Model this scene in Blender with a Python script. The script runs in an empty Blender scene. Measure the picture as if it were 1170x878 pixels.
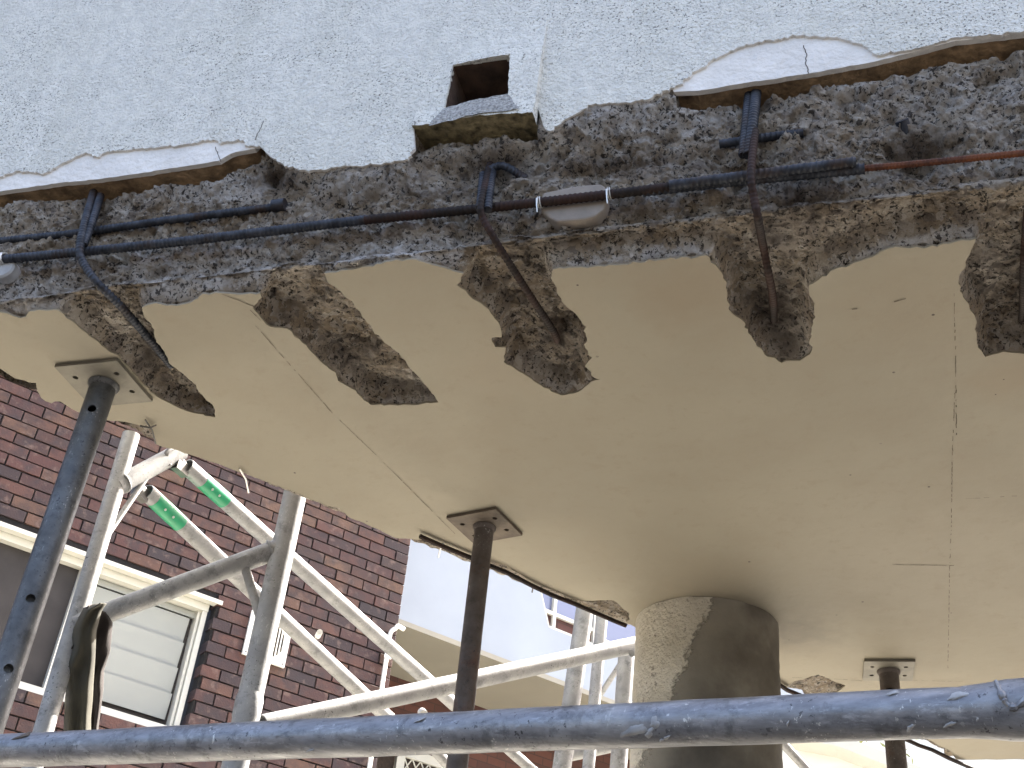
import bpy, bmesh, math, random
import numpy as np
from mathutils import Vector, Matrix
from mathutils.geometry import delaunay_2d_cdt

random.seed(7)
sc = bpy.context.scene
COL = sc.collection

# ------------------------------------------------------------------ camera
F, CX, CY = 1426.0, 585.0, 439.0            # focal length / centre, in pixels of the 1170 px wide photograph
def _axes(pitch, roll, y1):
    pitch, roll, y1 = map(math.radians, (pitch, roll, y1))
    c, s = math.cos(pitch), math.sin(pitch)
    cr, sr = math.cos(roll), math.sin(roll)
    up = np.array([sr*c, -cr*c, s])
    fw = np.array([0, 0, 1.]) - up*s
    fw /= np.linalg.norm(fw)
    rt = np.cross(-up, fw)
    ex = rt*math.cos(y1) + fw*math.sin(y1)
    return np.array([ex, np.cross(up, ex), up])
M = _axes(34.98, 6.19, -18.73)
EYE = np.array([0, 0, 1.55])
cd = bpy.data.cameras.new('camera')
cd.sensor_width = 36.0
cd.lens = F/1170*36.0
cd.clip_start = 0.05
cd.clip_end = 2000
cam = bpy.data.objects.new('camera', cd)
R4 = Matrix([[M[i, 0], -M[i, 1], -M[i, 2], EYE[i]] for i in range(3)] + [[0, 0, 0, 1]])
cam.matrix_world = R4
COL.objects.link(cam)
sc.camera = cam

# ------------------------------------------------------------------ world, sun, exposure
SUN_AZ, SUN_EL = math.radians(53), math.radians(50)       # azimuth counted from +X towards +Y
w = bpy.data.worlds.new('World')
sc.world = w
w.use_nodes = True
nt = w.node_tree
sky = nt.nodes.new('ShaderNodeTexSky')
sky.sky_type = 'NISHITA'
sky.sun_disc = False
sky.sun_elevation = SUN_EL
sky.dust_density = 7.0
sky.air_density = 0.85
sky.ozone_density = 0.4
sky.sun_rotation = math.pi/2 - SUN_AZ
bg = nt.nodes['Background']
nt.links.new(sky.outputs[0], bg.inputs[0])
bg.inputs[1].default_value = 0.13
sd = bpy.data.lights.new('sun', 'SUN')
sd.energy = 5.0
sd.angle = math.radians(0.5)
sd.color = (1.0, 0.95, 0.88)
sun = bpy.data.objects.new('sun', sd)
tosun = Vector((math.cos(SUN_AZ)*math.cos(SUN_EL), math.sin(SUN_AZ)*math.cos(SUN_EL), math.sin(SUN_EL)))
sun.rotation_euler = tosun.to_track_quat('Z', 'Y').to_euler()
sun.location = (0, 0, 20)
COL.objects.link(sun)
sc.view_settings.view_transform = 'Standard'
sc.view_settings.look = 'None'
sc.view_settings.exposure = 2.7
sc.view_settings.gamma = 1.0

# ------------------------------------------------------------------ measuring helpers (photo pixel -> point on a real plane)
def ray(x, y):
    return M @ np.array([(x-CX)/F, (y-CY)/F, 1.0])
def onz(x, y, z):
    d = ray(x, y)
    return EYE + d*((z-EYE[2])/d[2])
def onY(x, y, Y):
    d = ray(x, y)
    return EYE + d*(Y/d[1])
def onplane(x, y, p, n):
    d = ray(x, y)
    return EYE + d*(np.dot(p-EYE, n)/np.dot(d, n))
def at(x, y, depth):
    return EYE + ray(x, y)*depth
def proj(P):
    c = M.T @ (np.asarray(P, float)-EYE)
    return CX+F*c[0]/c[2], CY+F*c[1]/c[2], c[2]

# ------------------------------------------------------------------ object helpers
def link(o, parent=None):
    COL.objects.link(o)
    if parent is not None:
        o.parent = parent
    return o
def thing(name, label, cat, loc=(0, 0, 0), group=None):
    o = bpy.data.objects.new(name, None)
    o.empty_display_size = 0.1
    o.location = loc
    o['label'] = label
    o['category'] = cat
    if group:
        o['group'] = group
    COL.objects.link(o)
    return o
def tag(o, label, cat, group=None):
    o['label'] = label
    o['category'] = cat
    if group:
        o['group'] = group
    return o
def mesh_obj(name, verts, faces, mats, parent=None, smooth=False, midx=None, loc=None):
    me = bpy.data.meshes.new(name)
    me.from_pydata([tuple(map(float, v)) for v in verts], [], faces)
    for m in (mats if isinstance(mats, (list, tuple)) else [mats]):
        me.materials.append(m)
    if midx is not None:
        me.polygons.foreach_set('material_index', midx)
    if smooth:
        me.polygons.foreach_set('use_smooth', [True]*len(me.polygons))
    me.update()
    o = bpy.data.objects.new(name, me)
    link(o, parent)
    off = np.zeros(3)
    p = parent
    while p is not None:                       # children are built in world coordinates: take the parents' offset away
        off += np.array(p.location)
        p = p.parent
    o.location = tuple(-off)
    return o

class MB:
    def __init__(self):
        self.v, self.f, self.m = [], [], []
    def add(self, verts, faces, mi=0):
        b = len(self.v)
        self.v += [tuple(map(float, q)) for q in verts]
        self.f += [tuple(i+b for i in f) for f in faces]
        self.m += [mi]*len(faces)
        return self
    def box(self, o, ax, ay, az, mi=0):
        """box from corner o along three edge vectors"""
        o, ax, ay, az = (np.array(q, float) for q in (o, ax, ay, az))
        vs = [o, o+ax, o+ax+ay, o+ay, o+az, o+ax+az, o+ax+ay+az, o+ay+az]
        fs = [(0, 3, 2, 1), (4, 5, 6, 7), (0, 1, 5, 4), (1, 2, 6, 5), (2, 3, 7, 6), (3, 0, 4, 7)]
        if np.dot(np.cross(ax, ay), az) < 0:
            fs = [f[::-1] for f in fs]
        return self.add(vs, fs, mi)
    def tube(self, pts, r, seg=16, hollow=0.0, mi=0, rad=None):
        pts = [np.array(p, float) for p in pts]
        n = len(pts)
        rs = rad if rad is not None else [r]*n
        T = []
        for i in range(n):
            t = pts[min(i+1, n-1)] - pts[max(i-1, 0)]
            T.append(t/np.linalg.norm(t))
        a = np.array([0, 0, 1.]) if abs(T[0][2]) < 0.9 else np.array([1., 0, 0])
        u = np.cross(T[0], a); u /= np.linalg.norm(u)
        rings = []
        for i in range(n):
            u = u - T[i]*np.dot(u, T[i]); u /= np.linalg.norm(u)
            vv = np.cross(T[i], u)
            rings.append((pts[i], u.copy(), vv))
        vs, fs = [], []
        def ring(p, u, v, r):
            b = len(vs)
            for k in range(seg):
                an = 2*math.pi*k/seg
                vs.append(p + (u*math.cos(an)+v*math.sin(an))*r)
            return b
        bs = [ring(*rings[i], rs[i]) for i in range(n)]
        for a_, b_ in zip(bs[:-1], bs[1:]):
            for k in range(seg):
                k2 = (k+1) % seg
                fs.append((a_+k, a_+k2, b_+k2, b_+k))
        if hollow > 0:
            for end in (0, n-1):
                p, u, v = rings[end]
                sgn = 1 if end == 0 else -1
                i0 = ring(p, u, v, rs[end]-hollow)
                i1 = ring(p + T[end]*sgn*0.25, u, v, rs[end]-hollow)
                o0 = bs[end]
                for k in range(seg):
                    k2 = (k+1) % seg
                    q = [(o0+k, o0+k2, i0+k2, i0+k), (i0+k, i0+k2, i1+k2, i1+k)]
                    for f in q:
                        fs.append(f if end else f[::-1])
                c = tuple(i1+k for k in range(seg))
                fs.append(c[::-1] if end == 0 else c)
        else:
            fs.append(tuple(bs[0]+k for k in range(seg))[::-1])
            fs.append(tuple(bs[-1]+k for k in range(seg)))
        return self.add(vs, fs, mi)
    def build(self, name, mats, parent=None, smooth=False, autosmooth=True):
        o = mesh_obj(name, self.v, self.f, mats, parent, False, self.m)
        if smooth:
            me = o.data
            me.polygons.foreach_set('use_smooth', [True]*len(me.polygons))
            try:
                me.set_sharp_from_angle(angle=math.radians(40))
            except Exception:
                pass
        return o

def rail_pts(a, b, n=2, wob=0.0, seed=0):
    rg = random.Random(seed)
    a, b = np.array(a, float), np.array(b, float)
    return [a+(b-a)*i/(n-1) + (np.array([rg.uniform(-1, 1) for _ in range(3)])*wob if 0 < i < n-1 else 0) for i in range(n)]

def refine(poly, step, amp, seed=0, closed=False):
    """broken edge: subdivide a polyline to steps and shake it at two scales"""
    rg = random.Random(seed)
    out = []
    pts = [np.array(p, float) for p in poly]
    if closed:
        pts = pts + [pts[0]]
    for a, b in zip(pts[:-1], pts[1:]):
        L = np.linalg.norm(b-a)
        n = max(1, int(L/step))
        d = (b-a)/max(L, 1e-9)
        nn = np.array([-d[1], d[0]])
        for i in range(n):
            o = a+(b-a)*i/n
            k = amp if i else amp*0.3
            out.append(o + nn*rg.gauss(0, 1)*k*0.55 + d*rg.uniform(-.3, .3)*step*(1 if i else 0))
    if not closed:
        out.append(pts[-1])
    return out

def inpoly(x, y, P):
    c = False
    j = len(P)-1
    for i in range(len(P)):
        if (P[i][1] > y) != (P[j][1] > y) and x < (P[j][0]-P[i][0])*(y-P[i][1])/(P[j][1]-P[i][1])+P[i][0]:
            c = not c
        j = i
    return c
def sheet(loops, holes, to3d, depth, mats, name, parent, rim_mi=0, inner=None):
    """flat polygon with holes triangulated + rim of given depth vector"""
    vs, es = [], []
    rings = []
    for lp in list(loops)+list(holes):
        b = len(vs)
        vs += [Vector((float(p[0]), float(p[1]))) for p in lp]
        n = len(lp)
        es += [(b+i, b+(i+1) % n) for i in range(n)]
        rings.append((b, n))
    ov, oe, of, _, _, _ = delaunay_2d_cdt(vs, es, [], 4, 1e-6)
    if holes:
        of = [f for f in of if not any(inpoly(sum(ov[i].x for i in f)/len(f), sum(ov[i].y for i in f)/len(f), h) for h in holes)]
    V3 = [np.array(to3d(p.x, p.y)) for p in ov]
    F3 = [tuple(f) for f in of]
    mi = [0]*len(F3)
    depth = np.array(depth, float)
    # orient the faces against the depth vector
    if F3:
        a, b, c = (V3[i] for i in F3[0][:3])
        if np.dot(np.cross(b-a, c-a), depth) > 0:
            F3 = [f[::-1] for f in F3]
    cnt = {}
    for f in F3:
        for i in range(len(f)):
            k = (f[i], f[(i+1) % len(f)])
            cnt[k] = 1
    base = len(V3)
    mp = {}
    for (a, b) in list(cnt):
        if (b, a) not in cnt:
            for q in (a, b):
                if q not in mp:
                    mp[q] = len(V3)
                    V3.append(V3[q]+depth)
            F3.append((b, a, mp[a], mp[b]))
            mi.append(rim_mi)
    return mesh_obj(name, V3, F3, mats, parent, False, mi)

# ------------------------------------------------------------------ numpy noise
_rs = np.random.RandomState(11)
_T = _rs.rand(512, 512)
def vnoise(x, y, s, off=0):
    x = np.asarray(x)/s + off*17.31 + 300; y = np.asarray(y)/s + off*9.77 + 300
    xi, yi = np.floor(x).astype(int), np.floor(y).astype(int)
    fx, fy = x-xi, y-yi
    fx = fx*fx*fx*(fx*(fx*6-15)+10); fy = fy*fy*fy*(fy*(fy*6-15)+10)
    t = lambda a, b: _T[a % 512, b % 512]
    return ((t(xi, yi)*(1-fx)+t(xi+1, yi)*fx)*(1-fy)+(t(xi, yi+1)*(1-fx)+t(xi+1, yi+1)*fx)*fy)*2-1
def fbm(x, y, s, o=4, off=0):
    v, a, t = 0, 1, 0
    for i in range(o):
        v = v+vnoise(x, y, s/2**i, off+i)*a
        t += a
        a *= .55
    return v/t
_W = _rs.rand(256, 256, 3)
def stones(x, y, s, off=0):
    """proud rounded aggregate: 0 between stones, up to 1 on them"""
    x = np.asarray(x)/s+100+off*7.3; y = np.asarray(y)/s+100+off*3.1
    xi, yi = np.floor(x).astype(int), np.floor(y).astype(int)
    best = np.zeros(x.shape)
    for dx in (-1, 0, 1):
        for dy in (-1, 0, 1):
            c = _W[(xi+dx) % 256, (yi+dy) % 256]
            px, py = xi+dx+c[..., 0], yi+dy+c[..., 1]
            r = .22+.35*c[..., 2]
            d = np.sqrt((x-px)**2+(y-py)**2)/r
            best = np.maximum(best, np.sqrt(np.clip(1-d*d, 0, 1))*(.35+.65*c[..., 2]))
    return best

def facets(x, y, s, off=0, tilt=.5):
    """fractured faces: every cell is its own tilted plane"""
    x = np.asarray(x)/s+60+off*5.3; y = np.asarray(y)/s+60+off*2.9
    wx = x+.35*vnoise(x, y, .6, 2); wy = y+.35*vnoise(x, y, .6, 6)
    xi, yi = np.floor(wx).astype(int), np.floor(wy).astype(int)
    bd = np.full(x.shape, 9.); h = np.zeros(x.shape)
    for dx in (-1, 0, 1):
        for dy in (-1, 0, 1):
            c = _W[(xi+dx+31*off) % 256, (yi+dy) % 256]; c2 = _W[(xi+dx+77) % 256, (yi+dy+13*off) % 256]
            ux, uy = wx-(xi+dx+c[..., 0]), wy-(yi+dy+c[..., 1])
            d = ux*ux+uy*uy
            q = c[..., 2]-.5+tilt*((c2[..., 0]-.5)*ux+(c2[..., 1]-.5)*uy)*2
            m = d < bd
            h = np.where(m, q, h); bd = np.where(m, d, bd)
    return h

# ------------------------------------------------------------------ materials
def new_mat(name):
    m = bpy.data.materials.new(name)
    m.use_nodes = True
    n = m.node_tree
    b = n.nodes['Principled BSDF']
    return m, n, b
class NB:
    """small node-building helper"""
    def __init__(self, nt):
        self.nt = nt
        self.co = nt.nodes.new('ShaderNodeTexCoord').outputs['Object']
    def mapping(self, scale=(1, 1, 1), loc=(0, 0, 0), rot=(0, 0, 0), src=None):
        n = self.nt.nodes.new('ShaderNodeMapping')
        n.inputs['Scale'].default_value = scale
        n.inputs['Location'].default_value = loc
        n.inputs['Rotation'].default_value = rot
        self.nt.links.new(src or self.co, n.inputs[0])
        return n.outputs[0]
    def noise(self, s, d=4, r=.55, src=None, dist=0):
        n = self.nt.nodes.new('ShaderNodeTexNoise')
        n.inputs['Scale'].default_value = s
        n.inputs['Detail'].default_value = d
        n.inputs['Roughness'].default_value = r
        n.inputs['Distortion'].default_value = dist
        self.nt.links.new(src or self.co, n.inputs['Vector'])
        return n.outputs[0]
    def voro(self, s, feat='F1', out='Distance', src=None, rnd=1):
        n = self.nt.nodes.new('ShaderNodeTexVoronoi')
        n.feature = feat
        n.inputs['Scale'].default_value = s
        n.inputs['Randomness'].default_value = rnd
        self.nt.links.new(src or self.co, n.inputs['Vector'])
        return n.outputs[out]
    def ramp(self, src, stops, interp='LINEAR'):
        n = self.nt.nodes.new('ShaderNodeValToRGB')
        n.color_ramp.interpolation = interp
        e = n.color_ramp.elements
        while len(e) < len(stops):
            e.new(0.5)
        for q, (p, c) in zip(e, stops):
            q.position = p
            q.color = (c, c, c, 1) if isinstance(c, (int, float)) else (*c, 1)
        self.nt.links.new(src, n.inputs[0])
        return n.outputs[0]
    def mix(self, fac, a, b, mode='MIX'):
        n = self.nt.nodes.new('ShaderNodeMix')
        n.data_type = 'RGBA'
        n.blend_type = mode
        for i, q in ((0, fac), (6, a), (7, b)):
            if isinstance(q, (int, float)):
                n.inputs[i].default_value = q if i == 0 else (q, q, q, 1)
            elif isinstance(q, tuple):
                n.inputs[i].default_value = (*q, 1)
            else:
                self.nt.links.new(q, n.inputs[i])
        return n.outputs[2]
    def math(self, op, a, b=0.0, clamp=False):
        n = self.nt.nodes.new('ShaderNodeMath')
        n.operation = op
        n.use_clamp = clamp
        for i, q in ((0, a), (1, b)):
            if isinstance(q, (int, float)):
                n.inputs[i].default_value = q
            else:
                self.nt.links.new(q, n.inputs[i])
        return n.outputs[0]
    def dist(self, p):
        n = self.nt.nodes.new('ShaderNodeVectorMath')
        n.operation = 'DISTANCE'
        self.nt.links.new(self.co, n.inputs[0])
        n.inputs[1].default_value = p
        return n.outputs['Value']
    def bump(self, h, strength, dist, prev=None):
        n = self.nt.nodes.new('ShaderNodeBump')
        n.inputs['Strength'].default_value = strength
        n.inputs['Distance'].default_value = dist
        self.nt.links.new(h, n.inputs['Height'])
        if prev:
            self.nt.links.new(prev, n.inputs['Normal'])
        return n.outputs[0]
    def sep(self, src=None):
        n = self.nt.nodes.new('ShaderNodeSeparateXYZ')
        self.nt.links.new(src or self.co, n.inputs[0])
        return n.outputs
def simple(name, col, rough=.6, metal=0.0, var=.15, scale=20, bump=0.0, bscale=120, bdist=.002):
    m, n, b = new_mat(name)
    k = NB(n)
    a = tuple(c*(1-var) for c in col)
    c2 = tuple(min(1, c*(1+var)) for c in col)
    n.links.new(k.ramp(k.noise(scale, 5), [(.3, a), (.7, c2)]), b.inputs['Base Color'])
    b.inputs['Roughness'].default_value = rough
    b.inputs['Metallic'].default_value = metal
    if bump:
        n.links.new(k.bump(k.noise(bscale, 4), bump, bdist), b.inputs['Normal'])
    return m

def mat_render():
    m, n, b = new_mat('textured_render')
    k = NB(n)
    c = k.ramp(k.noise(2.2, 6, .6), [(.30, (.80, .79, .71)), (.50, (.88, .875, .80)), (.72, (.90, .895, .83))])
    st = k.noise(3.0, 5, .6, k.mapping((2.6, 1, .35)))
    c = k.mix(k.ramp(st, [(.50, 0.0), (.72, .45)]), c, (.66, .655, .56))
    c = k.mix(k.ramp(k.noise(34, 5, .7), [(.42, .35), (.58, 0.0)]), c, (.60, .61, .58))
    pit = k.math('MULTIPLY', k.ramp(k.noise(185, 2, .6), [(.365, 1.0), (.40, 0.0)]), k.ramp(k.noise(7, 5, .6), [(.40, .15), (.62, .95)]))
    c = k.mix(pit, c, (.17, .165, .14))
    n.links.new(c, b.inputs['Base Color'])
    h1 = k.bump(k.noise(110, 4, .65), 1.0, .016)
    h2 = k.bump(k.math('SUBTRACT', 1.0, pit), .7, .006, h1)
    n.links.new(h2, b.inputs['Normal'])
    b.inputs['Roughness'].default_value = .85
    return m
def mat_soffit():
    m, n, b = new_mat('soffit_paint')
    k = NB(n)
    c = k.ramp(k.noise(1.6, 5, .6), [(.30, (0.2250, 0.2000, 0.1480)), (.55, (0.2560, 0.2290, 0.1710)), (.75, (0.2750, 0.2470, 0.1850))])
    # tea-coloured smears and the grubby ring by the column
    for (p, r, col, a) in [((-.28, 1.86, 3.1), .16, (0.1994, 0.1494, 0.0939), .45), ((.12, 1.95, 3.1), .2, (0.2325, 0.1940, 0.1332), .4),
                           ((-.62, 1.84, 3.1), .2, (0.2495, 0.2110, 0.1494), .35), ((.32, 2.22, 3.1), .12, (0.2325, 0.1833, 0.1217), .5),
                           ((-.22, 3.40, 3.1), .17, (0.1109, 0.0939, 0.0724), .55), ((-.46, 3.08, 3.1), .22, (0.1887, 0.1609, 0.1163), .45),
                           ((-.72, 2.05, 3.1), .16, (0.2603, 0.2164, 0.1555), .4), ((.2, 3.0, 3.1), .5, (0.2880, 0.2549, 0.1994), .4)]:
        d = k.math('ADD', k.math('DIVIDE', k.dist(p), r), k.math('MULTIPLY', k.math('SUBTRACT', k.noise(14, 4), .5), 1.2))
        c = k.mix(k.math('MULTIPLY', k.ramp(d, [(.25, 1.0), (1.0, 0.0)]), a), c, col)
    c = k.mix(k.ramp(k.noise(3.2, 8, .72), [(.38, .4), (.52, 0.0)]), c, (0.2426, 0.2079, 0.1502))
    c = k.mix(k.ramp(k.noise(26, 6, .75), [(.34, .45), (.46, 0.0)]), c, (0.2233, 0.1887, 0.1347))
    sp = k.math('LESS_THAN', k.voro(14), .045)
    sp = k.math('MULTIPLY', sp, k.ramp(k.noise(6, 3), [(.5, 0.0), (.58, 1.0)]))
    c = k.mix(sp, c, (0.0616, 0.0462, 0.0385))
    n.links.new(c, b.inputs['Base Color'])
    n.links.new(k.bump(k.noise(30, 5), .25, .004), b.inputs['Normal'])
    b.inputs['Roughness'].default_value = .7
    return m
def mat_concrete(name='broken_concrete', sc_=1.0):
    m, n, b = new_mat(name)
    k = NB(n)
    warp = n.nodes.new('ShaderNodeTexNoise')
    warp.inputs['Scale'].default_value = 70
    n.links.new(k.co, warp.inputs['Vector'])
    va = n.nodes.new('ShaderNodeVectorMath'); va.operation = 'MULTIPLY_ADD'
    n.links.new(warp.outputs['Color'], va.inputs[0]); va.inputs[1].default_value = (.016, .016, .016); n.links.new(k.co, va.inputs[2])
    wv = va.outputs[0]
    c = k.ramp(k.noise(7*sc_, 8, .7), [(.30, (.19, .142, .093)), (.45, (.325, .262, .19)), (.57, (.46, .40, .325)), (.72, (.60, .55, .475))])
    c = k.mix(k.ramp(k.noise(4.5*sc_, 6, .65), [(.54, 0.0), (.68, .7)]), c, (.52, .475, .425))
    c = k.mix(k.ramp(k.noise(26*sc_, 8, .75), [(.53, 0.0), (.66, .8)]), c, (.13, .10, .075))
    c = k.mix(k.ramp(k.noise(48*sc_, 6, .75), [(.54, 0.0), (.64, .75)]), c, (.60, .57, .52))
    ss = k.sep(k.voro(58*sc_, out='Color', src=wv))
    c = k.mix(k.math('MULTIPLY', k.math('GREATER_THAN', ss[0], .62), .6), c, k.ramp(ss[1], [(0, (.12, .105, .10)), (.5, (.34, .29, .24)), (1, (.56, .52, .47))]))
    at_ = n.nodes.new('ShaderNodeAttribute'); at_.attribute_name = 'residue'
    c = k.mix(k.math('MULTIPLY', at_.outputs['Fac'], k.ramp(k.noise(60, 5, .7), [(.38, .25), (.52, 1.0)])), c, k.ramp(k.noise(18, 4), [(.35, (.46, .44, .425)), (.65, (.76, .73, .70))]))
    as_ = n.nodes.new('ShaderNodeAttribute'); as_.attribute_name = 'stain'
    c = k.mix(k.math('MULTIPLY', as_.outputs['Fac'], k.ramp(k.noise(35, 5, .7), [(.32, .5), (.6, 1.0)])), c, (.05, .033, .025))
    pn = k.noise(140*sc_, 3, .65, wv)
    pit = k.math('MULTIPLY', k.ramp(pn, [(.40, 1.0), (.44, 0.0)]), k.ramp(k.noise(24*sc_, 4), [(.40, 0.0), (.50, .95)]))
    pn2 = k.noise(75*sc_, 2, .6, wv)
    pit2 = k.math('MULTIPLY', k.ramp(pn2, [(.36, 1.0), (.40, 0.0)]), k.ramp(k.noise(13*sc_, 3), [(.42, 0.0), (.52, .95)]))
    pit = k.math('MAXIMUM', pit, pit2)
    c = k.mix(k.math('MULTIPLY', pit, .95), c, (.022, .017, .014))
    n.links.new(c, b.inputs['Base Color'])
    h = k.bump(k.noise(55*sc_, 8, .75), 1.0, .018)
    h = k.bump(k.math('SUBTRACT', 1.0, pit), .9, .006, h)
    h = k.bump(k.noise(240*sc_, 4, .75), .9, .005, h)
    n.links.new(h, b.inputs['Normal'])
    b.inputs['Roughness'].default_value = .92
    return m
def mat_bar(name, a, bcol, rust, ramt, metal=.35, rough=.5):
    m, n, b = new_mat(name)
    k = NB(n)
    c = k.ramp(k.noise(45, 5), [(.35, a), (.65, bcol)])
    c = k.mix(k.ramp(k.noise(9, 5, .65), [(max(0.02, .62-ramt*.4), 0.0), (min(.98, .75-ramt*.4), 1.0)]), c, rust)
    n.links.new(c, b.inputs['Base Color'])
    n.links.new(k.bump(k.noise(260, 3), .4, .002), b.inputs['Normal'])
    b.inputs['Metallic'].default_value = metal*.6
    b.inputs['Specular IOR Level'].default_value = .25
    b.inputs['Roughness'].default_value = rough
    return m
def mat_galv(name, a, c2, spots=(.55, .55, .52), rust=None, metal=.45, rough=.48, streak=(1, 1, 1)):
    m, n, b = new_mat(name)
    k = NB(n)
    mp = k.mapping(streak)
    c = k.ramp(k.noise(14, 6, .65, mp), [(.3, a), (.68, c2)])
    c = k.mix(k.ramp(k.noise(5, 6, .7), [(.58, 0.0), (.72, .5)]), c, tuple(.5*(u+v) for u, v in zip(c2, spots)))
    if rust:
        c = k.mix(k.ramp(k.noise(11, 6, .7), [(.54, 0.0), (.66, .85)]), c, rust)
    sp = k.math('MULTIPLY', k.ramp(k.noise(170, 3, .7, k.mapping((1, 1, .5))), [(.62, 0.0), (.66, 1.0)]), k.ramp(k.noise(14, 4), [(.46, 0.0), (.62, .9)]))
    c = k.mix(sp, c, spots)
    dk = k.math('MULTIPLY', k.ramp(k.noise(120, 3, .7), [(.345, 1.0), (.38, 0.0)]), k.ramp(k.noise(11, 4), [(.45, 0.0), (.6, .85)]))
    c = k.mix(dk, c, (.03, .03, .035))
    if streak[1] > 1:
        sc1 = k.noise(9, 5, .75, k.mapping((.5, 9, 9), rot=(0, 0, .32)))
        c = k.mix(k.ramp(sc1, [(.57, 0.0), (.66, .55)]), c, (.42, .43, .45))
        c = k.mix(k.ramp(sc1, [(.33, .6), (.41, 0.0)]), c, (.07, .07, .08))
    c = k.mix(k.ramp(k.noise(24, 7, .75), [(.36, .55), (.47, 0.0)]), c, tuple(.45*u for u in a))
    n.links.new(c, b.inputs['Base Color'])
    n.links.new(k.bump(k.noise(150, 4), .3, .002), b.inputs['Normal'])
    b.inputs['Metallic'].default_value = metal
    n.links.new(k.ramp(k.noise(20, 4), [(.3, rough-.1), (.7, rough+.15)]), b.inputs['Roughness'])
    return m
def mat_brick(name, src):
    m, n, b = new_mat(name)
    k = NB(n)
    if src == 'OBJ':
        r = n.nodes.new('ShaderNodeObjectInfo').outputs['Random']
    else:
        r = n.nodes.new('ShaderNodeNewGeometry').outputs['Random Per Island']
    c = k.ramp(r, [(0, (0.0318, 0.0128, 0.0126)), (.16, (0.0613, 0.0207, 0.0178)), (.30, (0.0750, 0.0302, 0.0222)), (.42, (0.0209, 0.0109, 0.0140)), (.55, (0.0523, 0.0181, 0.0156)),
                   (.66, (0.0863, 0.0407, 0.0268)), (.76, (0.0173, 0.0098, 0.0133)), (.88, (0.0613, 0.0226, 0.0156)), (1, (0.1000, 0.0527, 0.0326))])
    off = n.nodes.new('ShaderNodeVectorMath')
    off.operation = 'ADD'
    mul = k.math('MULTIPLY', r, 91.0)
    n.links.new(k.co, off.inputs[0])
    n.links.new(mul, off.inputs[1])
    v = off.outputs[0]
    c = k.mix(k.ramp(k.noise(9, 4, .6, v), [(.42, 0.0), (.66, .75)]), c, (.018, .012, .016))
    c = k.mix(k.ramp(k.noise(15, 4, .6, v), [(.56, 0.0), (.72, .6)]), c, (.15, .10, .082))
    pit = k.math('MULTIPLY', k.math('LESS_THAN', k.voro(70, src=v), .2), k.ramp(k.noise(25, 2, .5, v), [(.5, 0.0), (.6, .85)]))
    c = k.mix(pit, c, (.03, .02, .02))
    n.links.new(c, b.inputs['Base Color'])
    n.links.new(k.bump(k.noise(90, 4, .6, v), .5, .006), b.inputs['Normal'])
    b.inputs['Roughness'].default_value = .75
    return m
def mat_column():
    m, n, b = new_mat('column_render')
    k = NB(n)
    s = k.sep()
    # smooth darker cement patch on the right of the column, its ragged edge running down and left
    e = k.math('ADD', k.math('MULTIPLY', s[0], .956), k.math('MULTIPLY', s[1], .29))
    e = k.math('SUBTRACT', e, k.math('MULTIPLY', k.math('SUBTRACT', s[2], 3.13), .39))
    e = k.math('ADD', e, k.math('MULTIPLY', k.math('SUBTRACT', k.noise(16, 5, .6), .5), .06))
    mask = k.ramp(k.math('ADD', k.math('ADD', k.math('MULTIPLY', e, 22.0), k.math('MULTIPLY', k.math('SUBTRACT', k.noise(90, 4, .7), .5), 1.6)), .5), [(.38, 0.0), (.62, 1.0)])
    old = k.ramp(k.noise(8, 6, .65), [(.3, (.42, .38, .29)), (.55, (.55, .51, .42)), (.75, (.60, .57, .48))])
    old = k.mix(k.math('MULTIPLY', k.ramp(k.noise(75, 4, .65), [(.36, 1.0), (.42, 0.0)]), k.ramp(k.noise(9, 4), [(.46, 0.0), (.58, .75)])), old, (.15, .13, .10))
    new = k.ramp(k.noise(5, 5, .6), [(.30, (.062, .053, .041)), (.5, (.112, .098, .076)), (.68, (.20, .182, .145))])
    edge_fade = k.ramp(k.math('ADD', k.math('MULTIPLY', e, 5.5), k.math('MULTIPLY', k.noise(7, 5, .65), .7)), [(.30, 0.0), (1.0, 1.0)])  # patch tone darkens gradually away from its ragged edge
    new = k.mix(k.math('SUBTRACT', 1.0, edge_fade), new, (.235, .215, .172))
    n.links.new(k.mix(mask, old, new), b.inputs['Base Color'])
    bh = k.math('MULTIPLY', k.noise(80, 4, .6), k.math('SUBTRACT', 1.15, mask))
    h = k.bump(bh, .7, .012)
    h = k.bump(k.math('SUBTRACT', 1.0, mask), .25, .005, h)
    n.links.new(h, b.inputs['Normal'])
    b.inputs['Roughness'].default_value = .85
    return m

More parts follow.
